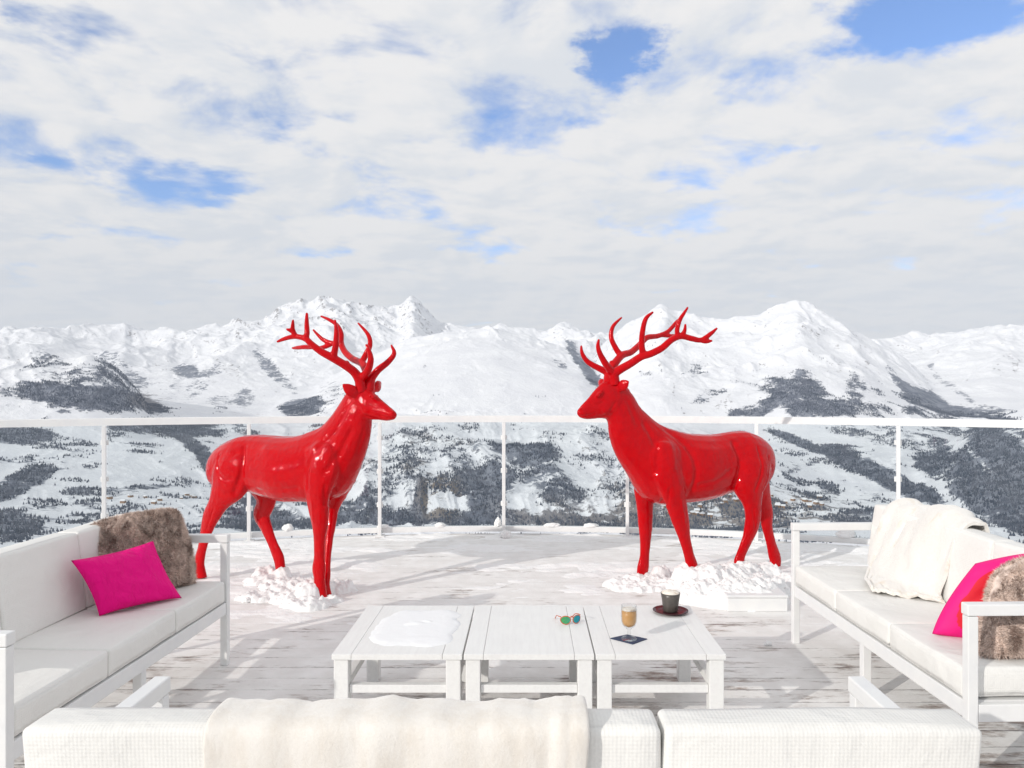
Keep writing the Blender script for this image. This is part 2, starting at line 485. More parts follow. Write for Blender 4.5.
FOREST = [  # cx, cy, rx, ry, angle, density
    (95, 378, 62, 14, 8, 0.55), (85, 396, 75, 13, 6, 0.95), (70, 366, 45, 9, 15, 0.45), (120, 368, 40, 9, 35, 0.5), (140, 402, 32, 8, 20, 0.9),
    (185, 372, 16, 9, 20, 0.75), (165, 392, 30, 16, -30, 0.35), (200, 384, 30, 8, -40, 0.45), (275, 372, 30, 7, 42, 0.6), (302, 407, 24, 9, -10, 0.85), (245, 398, 10, 12, 70, 0.55), (222, 400, 18, 8, 0, 0.4),
    (330, 400, 18, 20, 0, 0.35), (10, 390, 14, 6, 0, 0.5), (15, 405, 10, 3, 0, 0.5), (65, 411, 8, 3, 0, 0.7),
    (22, 436, 34, 8, 0, 1.0), (22, 482, 34, 11, -22, 1.0), (-10, 495, 30, 10, -22, 1.0), (5, 526, 40, 14, 0, 0.8), (60, 510, 50, 25, 0, 0.33), (100, 492, 50, 5, 2, 0.5), (150, 487, 26, 3, -6, 0.8), (120, 430, 25, 10, 0, 0.3), (80, 445, 40, 12, 0, 0.3),
    (165, 428, 60, 8, 3, 0.95), (195, 445, 40, 7, 35, 0.75), (215, 470, 40, 8, 50, 0.85), (200, 432, 30, 12, 0, 0.4), (165, 525, 50, 14, 0, 0.4), (225, 500, 60, 20, 0, 0.22), (130, 505, 60, 20, 0, 0.28),
    (262, 500, 26, 22, 55, 0.75), (275, 520, 60, 14, 0, 0.75), (245, 430, 20, 8, 30, 0.4),
    (345, 440, 30, 16, -25, 0.6), (400, 450, 70, 22, -20, 0.42), (400, 480, 70, 40, 0, 0.4), (352, 508, 45, 16, 0, 0.75), (420, 508, 8, 26, 5, 1.0), (395, 521, 50, 9, 0, 0.9),
    (465, 485, 14, 24, 25, 0.75), (490, 482, 26, 20, 0, 0.95), (485, 505, 20, 22, 10, 0.8), (450, 522, 60, 8, 0, 0.9), (525, 455, 36, 13, 5, 0.8), (545, 478, 30, 14, 0, 0.6), (570, 500, 34, 22, 0, 0.55), (590, 520, 70, 9, 0, 0.9), (500, 520, 60, 8, 0, 0.6), (460, 455, 30, 20, -40, 0.5), (600, 450, 30, 16, 0, 0.4), (560, 440, 40, 8, 0, 0.3), (620, 480, 30, 30, 0, 0.4),
    (588, 370, 34, 6, 50, 0.85), (606, 392, 26, 5, 55, 0.7), (560, 362, 10, 4, 30, 0.5), (695, 370, 16, 8, -20, 0.45), (648, 375, 8, 4, 0, 0.3), (712, 392, 22, 5, -25, 0.5),
    (795, 398, 34, 17, 25, 0.80), (815, 405, 44, 11, 8, 0.9), (770, 404, 28, 8, -30, 0.8), (748, 410, 22, 5, -15, 0.7), (775, 385, 22, 6, -15, 0.6), (810, 385, 22, 9, 30, 0.7), (857, 390, 12, 18, -10, 0.55), (880, 410, 14, 10, 0, 0.45), (868, 402, 16, 16, 40, 0.4),
    (905, 385, 26, 5, 42, 0.9), (930, 402, 34, 10, 25, 0.98), (960, 411, 36, 6, 8, 0.98), (918, 408, 18, 9, 0, 0.6), (985, 412, 30, 6, 0, 0.55), (950, 385, 40, 4, 38, 0.45),
    (800, 442, 40, 5, 22, 0.9), (845, 458, 30, 9, 25, 0.85), (880, 474, 32, 9, 25, 1.0), (910, 488, 40, 10, 22, 1.0), (930, 462, 18, 12, 35, 0.9), (965, 470, 46, 18, 38, 0.85), (1000, 450, 42, 22, 32, 0.9), (985, 500, 50, 16, 30, 0.85), (1040, 500, 60, 40, 20, 0.95), (1020, 430, 40, 8, 20, 0.85), (880, 435, 60, 10, 10, 0.42), (780, 455, 50, 20, 0, 0.25), (950, 430, 40, 8, 25, 0.5),
    (730, 515, 80, 16, 0, 0.62), (800, 505, 60, 16, 0, 0.50), (860, 518, 50, 10, 0, 0.6), (690, 495, 50, 18, 0, 0.5), (760, 490, 50, 12, 0, 0.4), (830, 490, 14, 8, 40, 0.5), (700, 525, 120, 8, 0, 0.7), (640, 515, 40, 14, 0, 0.7), (800, 468, 22, 3, -20, 0.5), (740, 445, 30, 8, 20, 0.4),
]
SCRUB = [(440, 500, 22, 26, 0, 1.0), (412, 470, 20, 8, 0, 0.7), (740, 510, 100, 22, 0, 0.8), (350, 455, 30, 14, 0, 0.6), (560, 515, 60, 14, 0, 0.5), (440, 438, 40, 8, 0, 0.5), (150, 400, 20, 10, 0, 0.4), (650, 500, 60, 25, 0, 0.7)]

def build_terrain():
    fine = np.linspace(R(-54), R(54), 1470)
    coarse = np.linspace(R(54), R(306), 120)[1:-1]
    phi = np.concatenate([fine, coarse])
    rr = np.concatenate([np.array([2.0, 14, 25, 45, 80, 140, 250, 400, 600, 850, 1100]), np.linspace(1300, 4200, 330)[0:], np.linspace(4210, 10200, 430), np.linspace(10500, 14000, 16)])
    P, Rr = np.meshgrid(phi, rr, indexing='ij')
    ang = np.where(P > math.pi, P - 2 * math.pi, P)
    front = np.abs(ang) <= R(75)
    a2 = np.clip(ang, R(-60), R(60))
    px = CX + F * np.tan(a2); cosp = np.cos(a2)
    zb, z0 = base_surface(px, Rr, cosp)
    X = Rr * np.sin(P); Y = Rr * np.cos(P)
    y0 = CY - F * (zb - CAMZ) / (Rr * cosp)
    # relief
    hi = sstep(zb, -150, 500)
    farw = sstep(Rr, 1400, 2200)
    big = ridged(X / 1700 + 3.1, Y / 1700 + 1.7, 7, 11, 0.47) - 0.45
    med = fbm(X / 420, Y / 420, 6, 31)
    gul = ridged(px / 46 + med * 0.5, Rr / 2400 + 5, 5, 57) - 0.45
    amp_big = (22 + 190 * hi) * farw
    spw = np.clip(E(px, y0, 470, 470, 240, 75, 0, 1.0), 0, 1) + np.clip(E(px, y0, 960, 470, 110, 60, 25, 0.6), 0, 1)
    amp_med = (9 + 15 * hi + 22 * spw) * farw
    amp_gul = (6 + 40 * hi + 26 * spw) * farw
    smoothzone = np.clip(E(px, y0, 490, 375, 120, 38, 0, 1.0), 0, 1)
    q = 1 - 0.72 * smoothzone
    q = q * (1 - 0.45 * np.clip(E(px, y0, 800, 320, 150, 55, 0, 1.0) + E(px, y0, 660, 310, 60, 40, 0, 1.0), 0, 1)) * (1 - 0.6 * np.clip(E(px, y0, 412, 300, 35, 30, 0, 1.0), 0, 1))
    z = zb + big * amp_big * q * sstep(Rr, 2500, 9000) * 1.0 + med * amp_med * q + gul * amp_gul * q
    jag = ridged(X / 330, Y / 330, 5, 77) - 0.4
    z = z + jag * 88 * sstep(Rr, 7200, 9300) * np.clip(0.35 + E(px, 310, 335, 310, 110, 60, 0, 1.0), 0, 1)
    fac = ridged(X / 520 + 9, Y / 520 + 4, 5, 505, 0.5) - 0.42
    z = z + fac * 85 * np.clip(E(px, y0, 740, 335, 200, 60, 0, 1.0), 0, 1) * sstep(Rr, 4200, 5600)
    # near part: steep drop below the terrace
    near = np.where(Rr < 1300, 1, 0)
    zn = -2.2 - 0.215 * Rr + fbm(X / 60, Y / 60, 3, 5) * np.clip(Rr * 0.02, 0, 6)
    z = np.where(near, np.where(Rr <= 2.0, -4.5, np.minimum(zn, np.where(Rr < 20, -5.5, 0))), z)
    # hillside behind the terrace keeps low
    back = sstep(np.abs(ang), R(80), R(115))
    zback = -4.5 - 0.03 * Rr + fbm(X / 500, Y / 500, 4, 8) * np.clip(Rr * 0.02, 0, 90)
    z = z * (1 - back) + zback * back
    nphi, nr = P.shape
    V = np.stack([X, Y, z], -1).reshape(-1, 3)
    # slope
    dzr = np.gradient(z, axis=1) / np.maximum(np.gradient(Rr, axis=1), 1e-3)
    ii = np.arange(nphi)
    dza = np.gradient(z, axis=0) / np.maximum(np.abs(np.gradient(np.unwrap(phi)))[:, None] * Rr, 1e-3)
    slope = np.sqrt(dzr ** 2 + dza ** 2)
    forest = np.zeros_like(z)
    for f in FOREST:
        forest = np.maximum(forest, E(px, y0, *f))
    n_f = fbm(X / 160, Y / 160, 5, 91)
    scat = (sstep(fbm(X / 300, Y / 300, 5, 121), 0.1, 0.55) * 0.36 + sstep(fbm(X / 90, Y / 90, 4, 141), 0.12, 0.5) * sstep(fbm(X / 500, Y / 500, 3, 151), -0.2, 0.3) * 0.34) * sstep(y0, 405, 440) * (1 - sstep(Rr, 4300, 5200))
    forest = np.maximum(np.minimum(forest, 0.92), scat)
    forest = forest * (front & (Rr > 1000)) + ((Rr <= 1300) & front) * 0.6
    forest = np.clip(forest + (n_f * 0.24 + fbm(X / 45, Y / 45, 3, 161) * 0.15) * (forest > 0.05) + gul * 0.25 * (forest > 0.05), 0, 1)
    gul2 = ridged(px / 15 + med * 0.35 + jag * 0.4, Rr / 1500, 4, 404)
    streak = sstep(gul2, 0.42, 0.75) * sstep(fbm(X / 700, Y / 700, 4, 414), -0.15, 0.35) * sstep(y0, 318, 350) * (1 - sstep(y0, 408, 425)) * (1 - 0.9 * smoothzone) * 0.44
    scrub = np.zeros_like(z)
    for f in SCRUB:
        scrub = np.maximum(scrub, E(px, y0, *f))
    rock = sstep(slope, 0.70, 1.25) * 0.42 * sstep(zb, 0, 350) + sstep(slope, 0.5, 0.9) * 0.5 * spw
    rock = np.clip(rock + 0.42 * sstep(jag, 0.12, 0.4) * sstep(Rr, 7200, 8500) * np.clip(E(px, 310, 320, 310, 110, 60, 0, 1.0), 0, 1), 0, 0.75) * front
    rock = np.maximum(rock, streak * front * (Rr > 2500))
    idx = np.arange(nphi * nr).reshape(nphi, nr)
    a = idx; bq = np.roll(idx, -1, axis=0)
    quads = np.stack([a[:, :-1], bq[:, :-1], bq[:, 1:], a[:, 1:]], -1).reshape(-1, 4)
    me = bpy.data.meshes.new('terrain')
    me.vertices.add(len(V)); me.vertices.foreach_set('co', V.astype(np.float32).ravel())
    me.loops.add(quads.size); me.loops.foreach_set('vertex_index', quads[:, ::-1].astype(np.int32).ravel())
    me.polygons.add(len(quads))
    me.polygons.foreach_set('loop_start', np.arange(0, quads.size, 4, dtype=np.int32))
    me.update(calc_edges=True)
    for nm, arr in (('forest', forest), ('rock', rock), ('scrub', scrub)):
        at_ = me.attributes.new(nm, 'FLOAT', 'POINT')
        at_.data.foreach_set('value', arr.astype(np.float32).ravel())
    o = link_mesh('mountains', me, M['terrain'], smooth=True)
    tag(o, kind='structure')
    # conifers
    nfine = len(fine)
    w = np.zeros_like(z)
    sel = (Rr > 1300) & (Rr < 5600)
    dens = sstep(forest + n_f * 0.5, 0.30, 0.8)
    cell = Rr * np.gradient(phi)[:, None].clip(1e-6) * np.gradient(Rr, axis=1)
    w[:nfine] = (dens * cell * sel)[:nfine]
    w = w.ravel(); w /= w.sum()
    N = 72000
    pick = rng.choice(len(w), N, p=w)
    pos = V[pick].copy()
    pos[:, :2] += rng.normal(0, 4.5, (N, 2))
    h = rng.uniform(4, 9.5, N); wd = h * rng.uniform(0.26, 0.42, N)
    rot = rng.uniform(0, math.pi, N)
    k = np.arange(4)
    bx = np.cos(rot[:, None] + k * math.pi / 2) * wd[:, None]
    by = np.sin(rot[:, None] + k * math.pi / 2) * wd[:, None]
    verts = np.zeros((N, 5, 3))
    verts[:, :4, 0] = pos[:, None, 0] + bx; verts[:, :4, 1] = pos[:, None, 1] + by; verts[:, :4, 2] = pos[:, None, 2] - 1
    verts[:, 4] = pos + np.stack([np.zeros(N), np.zeros(N), h], -1)
    base = (np.arange(N) * 5)[:, None, None]
    tri = np.array([[0, 1, 4], [1, 2, 4], [2, 3, 4], [3, 0, 4]])[None] + base
    tri = tri.reshape(-1, 3)
    mt = bpy.data.meshes.new('far_conifer_forest')
    mt.vertices.add(N * 5); mt.vertices.foreach_set('co', verts.astype(np.float32).ravel())
    mt.loops.add(tri.size); mt.loops.foreach_set('vertex_index', tri.astype(np.int32).ravel())
    mt.polygons.add(len(tri)); mt.polygons.foreach_set('loop_start', np.arange(0, tri.size, 3, dtype=np.int32))
    mt.update(calc_edges=True)
    fo = link_mesh('far_conifer_forest', mt, M['conifer'])
    tag(fo, 'dark far-off conifer woods scattered over the snowy valley slopes', 'forest', kind='stuff')
    return X, Y, z, Rr, px, y0
TX, TY, TZ, TR, TPX, TY0 = build_terrain()

# a few chalets in the valley, copies of one small house
def build_chalets():
    bm = bmesh.new(); add_box(bm, (-6, -5, -2), (6, 5, 6))
    rbm = bmesh.new()
    v = [rbm.verts.new(p) for p in ((-7, -6, 5.5), (7, -6, 5.5), (7, 0, 10), (-7, 0, 10), (-7, 6, 5.5), (7, 6, 5.5))]
    for f in ((0, 1, 2, 3), (3, 2, 5, 4), (0, 3, 4), (1, 5, 2), (0, 4, 5, 1)): rbm.faces.new([v[i] for i in f])
    wall = bpy.data.meshes.new('wall'); bm.to_mesh(wall); bm.free(); wall.materials.append(M['chalet_wall'])
    bmesh.ops.recalc_face_normals(rbm, faces=rbm.faces[:])
    roof = bpy.data.meshes.new('roof'); rbm.to_mesh(roof); rbm.free(); roof.materials.append(M['chalet_roof'])
    pts = []
    for (cx, cy, sx, sy, n) in ((735, 497, 40, 8, 26), (800, 505, 30, 6, 14), (690, 512, 25, 6, 10), (150, 500, 60, 10, 10)):
        for _ in range(n): pts.append((random.gauss(cx, sx * 0.5), random.gauss(cy, sy * 0.5)))
    first = None
    sel = (TR > 1500) & (TR < 3200)
    fx, fy = TPX[sel], TY0[sel]; X, Y, Z = TX[sel], TY[sel], TZ[sel]
    for px, py in pts:
        i = int(np.argmin((fx - px) ** 2 + (fy - py) ** 2))
        o = bpy.data.objects.new('chalet', None); COL.objects.link(o)
        o.location = (float(X[i]), float(Y[i]), float(Z[i])); o.rotation_euler = (0, 0, random.uniform(0, 3.1))
        s = random.uniform(0.7, 1.2); o.scale = (s, s, s)
        tag(o, 'tiny brown far-off chalet with a snowy roof down in the valley', 'house', 'chalets far below in the valley')
        for nm, me in (('wall', wall), ('roof', roof)):
            c = bpy.data.objects.new(nm, me); COL.objects.link(c); c.parent = o
build_chalets()

# ------------------------------------------------------------------ deck and balustrade
RC = 8.74; RCX = -0.233; RCY = 7.40 - RC
def arc(deg, r=RC): return (RCX + r * math.sin(R(deg)), RCY + r * math.cos(R(deg)))

def build_deck():
    bm = bmesh.new()
    top = []
    for d in np.linspace(-75, 75, 76): top.append(arc(d, RC + 0.02))
    pts = top + [(6.5, -3.0), (-7.0, -3.0)]
    vs = [bm.verts.new((x, y, 0)) for x, y in pts]
    f = bm.faces.new(vs)
    r = bmesh.ops.extrude_face_region(bm, geom=[f])
    for g in r['geom']:
        if isinstance(g, bmesh.types.BMVert): g.co.z -= 0.25
    o = from_bm('deck', bm, M['deck']); tag(o, kind='structure')

    # trodden snow lying in low sheets on the boards
    nx, ny = 620, 560
    xs = np.linspace(-6.2, 6.0, nx); ys = np.linspace(0.4, 7.36, ny)
    X, Y = np.meshgrid(xs, ys, indexing='ij')
    inside = np.hypot(X - RCX, Y - RCY) < RC - 0.05
    h = fbm(X / 1.3 + 4, Y / 0.55 + 2, 6, 201, 0.58) * 0.026 + fbm(X / 0.25, Y / 0.12, 4, 222, 0.6) * 0.010 - 0.0235
    h += sstep(Y, 3.8, 6.0) * 0.009
    h += E(X, Y, -0.9, 5.0, 1.5, 0.8, 0, 0.010) + E(X, Y, 0.4, 6.3, 2.4, 0.6, 0, 0.012) + E(X, Y, -2.6, 6.0, 1.2, 0.8, 0, 0.016) + E(X, Y, 2.6, 6.0, 1.4, 0.6, 0, 0.014)
    h -= E(X, Y, -1.2, 3.2, 0.8, 0.9, 0, 0.014) + E(X, Y, 0.1, 3.3, 1.3, 0.6, 0, 0.012)
    rim = sstep(np.hypot(X - RCX, Y - RCY), RC - 0.5, RC - 0.12)
    h += rim * 0.02
    h = np.minimum(h, 0.032)
    keep = inside
    idx = -np.ones((nx, ny), int)
    pos = h > -0.006
    cellk = (pos[:-1, :-1] | pos[1:, :-1] | pos[1:, 1:] | pos[:-1, 1:]) & keep[:-1, :-1] & keep[1:, 1:] & keep[1:, :-1] & keep[:-1, 1:]
    ids = np.arange(nx * ny).reshape(nx, ny)
    quads = np.stack([ids[:-1, :-1], ids[1:, :-1], ids[1:, 1:], ids[:-1, 1:]], -1)[cellk]
    used = np.unique(quads); remap = -np.ones(nx * ny, int); remap[used] = np.arange(len(used))
    V = np.stack([X, Y, h], -1).reshape(-1, 3)[used]
    me = bpy.data.meshes.new('deck_snow')
    me.from_pydata(V.tolist(), [], remap[quads].tolist())
    o = link_mesh('deck_snow', me, M['snow'], smooth=True)
    tag(o, 'thin trodden snow lying in patches over the wooden terrace boards', 'snow', kind='stuff')
build_deck()

def build_rail():
    root = empty('balcony_railing', (RCX, 7.4, 0))
    tag(root, 'curved white balustrade with clear glass panels round the snowy terrace', 'railing')
    loc = Vector((RCX, 7.4, 0))
    def bar(name, z0, z1, w, d0, d1):
        bm = bmesh.new(); rings = []
        for d in np.linspace(d0, d1, 121):
            ring = []
            for (rr, zz) in ((RC - w / 2, z0), (RC - w / 2, z1 - 0.006), (RC - w / 2 + 0.006, z1), (RC + w / 2 - 0.006, z1), (RC + w / 2, z1 - 0.006), (RC + w / 2, z0)):
                x, y = arc(d, rr); ring.append(Vector((x, y, zz)) - loc)
            rings.append(ring)
        loft(bm, rings)
        return from_bm(name, bm, M['white_metal'], root)
    bar('top_rail', 1.088, 1.152, 0.075, -64, 64)
    bar('bottom_rail', 0.028, 0.078, 0.06, -64, 64)
    step = math.degrees(1.194 / RC)
    K = range(-8, 9)
    for k in K:
        d = k * step
        bm = bmesh.new()
        add_box(bm, (-0.016, -0.028, -0.12), (0.016, 0.028, 1.087), 0.003)
        add_box(bm, (-0.045, -0.055, 0.002), (0.045, 0.055, 0.016), 0.002)
        x, y = arc(d, RC - 0.075)
        bmesh.ops.transform(bm, matrix=Matrix.Translation(Vector((x, y, 0)) - loc) @ Matrix.Rotation(-R(d), 4, 'Z'), verts=bm.verts)
        ps = from_bm('post', bm, M['white_metal'], root)
        for zc in (.30, .62, .94):
            cbm = bmesh.new(); add_box(cbm, (-.030, .0295, zc - .022), (.030, .082, zc + .022), .004)
            bmesh.ops.transform(cbm, matrix=Matrix.Translation(Vector((x, y, 0)) - loc) @ Matrix.Rotation(-R(d), 4, 'Z'), verts=cbm.verts)
            from_bm('clamp', cbm, M['white_metal'], ps)
    for k in list(K)[:-1]:
        d0, d1 = k * step + 0.12, (k + 1) * step - 0.12
        bm = bmesh.new(); rings = []
        for d in np.linspace(d0, d1, 9):
            ring = [Vector((*arc(d, rr), zz)) - loc for rr, zz in ((RC - 0.005, 0.079), (RC - 0.005, 1.087), (RC + 0.005, 1.087), (RC + 0.005, 0.079))]
            rings.append(ring)
        loft(bm, rings)
        from_bm('glass_panel', bm, M['pane'], root)
build_rail()

# ------------------------------------------------------------------ snow heaps
def heap(name, cx, cy, sx, sy, mounds, label, cat='snow pile', rough=0.02, res=0.009, group=None, seed=1, z=0.0, warp=0.025, mt='snow', hmax=None):
    """mounds: (x, y, rx, ry, h) relative to (cx, cy)"""
    nx, ny = int(2 * sx / res), int(2 * sy / res)
    xs = np.linspace(-sx, sx, nx); ys = np.linspace(-sy, sy, ny)
    X, Y = np.meshgrid(xs, ys, indexing='ij')
    h = np.zeros_like(X) - 0.03
    wx = X + fbm((X + cx) * 9, (Y + cy) * 9, 3, seed) * warp; wy = Y + fbm((X + cx) * 9 + 7, (Y + cy) * 9, 3, seed + 3) * warp
    for (mx, my, rx, ry, hh) in mounds:
        d = ((wx - mx) / rx) ** 2 + ((wy - my) / ry) ** 2
        h = np.maximum(h, hh * np.sqrt(np.clip(1 - d, 0, 1)) ** 1.3 * 1.0 - 0.03 * (d >= 1))
    lump = ridged((X + cx) * 8, (Y + cy) * 8, 5, seed + 9, 0.62) * 0.65 + fbm((X + cx) * 20, (Y + cy) * 20, 4, seed + 5, 0.62) * 0.55
    h = h + lump * rough * sstep(h, -0.03, 0.02)
    if hmax: h = np.where(h > hmax, hmax + (h - hmax) * 0.35, h)
    pos = h > -0.022
    ck = pos[:-1, :-1] | pos[1:, :-1] | pos[1:, 1:] | pos[:-1, 1:]
    ids = np.arange(nx * ny).reshape(nx, ny)
    quads = np.stack([ids[:-1, :-1], ids[1:, :-1], ids[1:, 1:], ids[:-1, 1:]], -1)[ck]
    used = np.unique(quads); remap = -np.ones(nx * ny, int); remap[used] = np.arange(len(used))
    V = np.stack([X, Y, np.maximum(h, -0.008)], -1).reshape(-1, 3)[used]
    me = bpy.data.meshes.new(name); me.from_pydata(V.tolist(), [], remap[quads].tolist())
    o = link_mesh(name, me, M[mt], smooth=True)
    o.location = (cx, cy, z)
    return tag(o, label, cat, group)

# ------------------------------------------------------------------ deer
class DeerFrame:
    """vertical mid-plane of a statue: origin on the floor, heading u"""
    def __init__(s, ox, oy, ux, uy):
        l = math.hypot(ux, uy); s.o = (ox, oy); s.u = (ux / l, uy / l)
        s.v = (s.u[1], -s.u[0])           # lateral axis
        if s.v[1] > 0: s.v = (-s.v[0], -s.v[1])   # positive towards the terrace seats
    def P(s, px, py, lat):
        """point of the picture on the plane shifted sideways by lat -> local (x, lat, z)"""
        dx = (px - CX) / F
        ox, oy = s.o[0] + s.v[0] * lat, s.o[1] + s.v[1] * lat
        # o + t*u = Y*(dx,1)  -> t*ux - Y*dx = -ox ; t*uy - Y = -oy
        t = (ox - dx * oy) / (dx * s.u[1] - s.u[0])
        Y = oy + t * s.u[1]
        return Vector((t, lat, CAMZ - (py - CY) * Y / F))
    def W(s, p):
        return Vector((s.o[0] + s.u[0] * p[0] + s.v[0] * p[1], s.o[1] + s.u[1] * p[0] + s.v[1] * p[1], p[2]))

def body_loft(bm, fr, stations, root, n=20, sub=4, sq=0.9):
    S = []
    for (tx, ty, bx, by, hw) in stations:
        a, b = fr.P(tx, ty, 0), fr.P(bx, by, 0)
        S.append((*a, *b, hw))
    S = catmull(S, sub)
    rings = []
    for s in S:
        a, b, hw = Vector(s[:3]), Vector(s[3:6]), s[6]
        c = (a + b) / 2; hgt = (a - b) / 2
        ring = []
        for k in range(n):
            th = 2 * math.pi * k / n
            cz, sy = math.cos(th), math.sin(th)
            lat = hw * math.copysign(abs(sy) ** sq, sy)
            lat *= 1.0 - 0.12 * cz        # narrower along the spine than low on the ribs
            p = c + hgt * cz
            ring.append(fr.W(Vector((p.x, lat, p.z))) - root)
        rings.append(ring)
    loft(bm, rings)

def leg_loft(bm, fr, pts, root, n=14, sub=4):
    """pts: (px, py, lat, half width in pixels, lateral half width in m)"""
    S = []
    for (px, py, lat, hp, rl) in pts:
        c = fr.P(px, py, lat); e = fr.P(px + hp, py, lat)
        S.append((*c, abs(e.x - c.x), rl))
    S = catmull(S, sub)
    rings = []
    for i, s in enumerate(S):
        a = Vector(S[max(i - 1, 0)][:3]); b = Vector(S[min(i + 1, len(S) - 1)][:3])
        t = (b - a); t.y = 0; t.normalize()
        side = Vector((t.z, 0, -t.x))
        if side.x < 0: side = -side
        side = (side + Vector((1, 0, 0)) * 0.8).normalized()
        ring = [fr.W(Vector(s[:3]) + side * (s[3] * math.cos(2 * math.pi * k / n)) + Vector((0, s[4] * math.sin(2 * math.pi * k / n), 0))) - root for k in range(n)]
        rings.append(ring)
    loft(bm, rings)

def ell(bm, c, r, axis=None):
    rr = bmesh.ops.create_uvsphere(bm, u_segments=16, v_segments=10, radius=1.0)
    mtx = Matrix.Translation(c) @ (axis.to_4x4() if axis else Matrix.Identity(4)) @ Matrix.Diagonal((*r, 1))
    bmesh.ops.transform(bm, matrix=mtx, verts=rr['verts'])

def build_deer(name, label, fr, stations, head, legs, lumps, ears, eyes, antlers, zoom, strokes=()):
    root = Vector((fr.o[0], fr.o[1], 0))
    rt = empty(name, root)
    tag(rt, label, 'deer statue', 'glossy red deer statues')
    bm = bmesh.new()
    body_loft(bm, fr, stations, root)
    body_loft(bm, fr, head, root, n=16)
    for l in legs: leg_loft(bm, fr, l, root)
    for (px, py, lat, rx, ry, rz, ang) in lumps:
        c = fr.W(fr.P(px, py, lat)) - root
        ax = Matrix.Rotation(math.atan2(fr.u[1], fr.u[0]), 3, 'Z') @ Matrix.Rotation(R(ang), 3, 'Y')
        ell(bm, c, (rx, ry, rz), ax)
    for (bx, by, blat, tx, ty, tlat) in ears:
        a = fr.W(fr.P(bx, by, blat)) - root; b = fr.W(fr.P(tx, ty, tlat)) - root
        d = (b - a); L = d.length; d.normalize()
        up = Vector((0, 0, 1)); s = d.cross(up).normalized(); w = s.cross(d).normalized()
        rings = []
        for t, rw in ((-0.25, 0.014), (0, 0.024), (0.3, 0.040), (0.55, 0.042), (0.8, 0.028), (1.0, 0.007)):
            rings.append([a + d * (L * t) + w * (rw * math.cos(2 * math.pi * k / 12)) + s * (max(rw * 0.42, 0.009) * math.sin(2 * math.pi * k / 12)) for k in range(12)])
        loft(bm, rings)
    for (px, py, lat) in eyes:
        ell(bm, fr.W(fr.P(px, py, lat)) - root, (0.016, 0.016, 0.014))
    bmesh.ops.triangulate(bm, faces=bm.faces[:])
    body = from_bm('body', bm, M['red'], rt, True)
    bake_mods(body, [('REMESH', dict(mode='VOXEL', voxel_size=0.0075)), ('SMOOTH', dict(factor=0.5, iterations=6))])
    # carve the creases between the muscles, on both flanks
    me = body.data
    n = len(me.vertices)
    co = np.empty(n * 3, np.float32); me.vertices.foreach_get('co', co); co = co.reshape(-1, 3)
    nrm = np.empty(n * 3, np.float32); me.vertices.foreach_get('normal', nrm); nrm = nrm.reshape(-1, 3)
    t = co[:, 0] * fr.u[0] + co[:, 1] * fr.u[1]; lat = co[:, 0] * fr.v[0] + co[:, 1] * fr.v[1]; zz = co[:, 2]
    disp = np.zeros(n)
    for (pts, depth, wd, l0) in strokes:
        P = [fr.P(px, py, l0) for px, py in pts]
        best = np.full(n, 1e9)
        C = catmull([(p.x, p.z) for p in P], 6)
        for a, b in zip(C[:-1], C[1:]):
            ab = b - a; L2 = max(float(ab @ ab), 1e-9)
            q = np.clip(((t - a[0]) * ab[0] + (zz - a[1]) * ab[1]) / L2, 0, 1)
            best = np.minimum(best, np.hypot(t - a[0] - q * ab[0], zz - a[1] - q * ab[1]))
        disp += -depth * np.exp(-(best / wd) ** 2) * sstep(np.abs(lat), l0 * 0.25, l0 * 0.7)
    disp += fbm(t / .022 + lat * 30, zz / .05, 3, 301) * .0009
    co = co + nrm * disp[:, None]
    me.vertices.foreach_set('co', co.astype(np.float32).ravel()); me.update()
    zx, zy, zs = zoom
    for paths in antlers:
        bm = bmesh.new()
        for path in paths:
            pts = []
            for (x, y, lat, r) in path:
                p = fr.W(fr.P(zx + x / zs, zy + y / zs, lat)) - root
                pts.append((*p, r * 1.22 + .0015))
            tube(bm, pts, 12, 5)
        bmesh.ops.triangulate(bm, faces=bm.faces[:])
        an = from_bm('antler', bm, M['red'], rt, True)
        bake_mods(an, [('REMESH', dict(mode='VOXEL', voxel_size=0.0055)), ('SMOOTH', dict(factor=0.5, iterations=3))])
    return rt

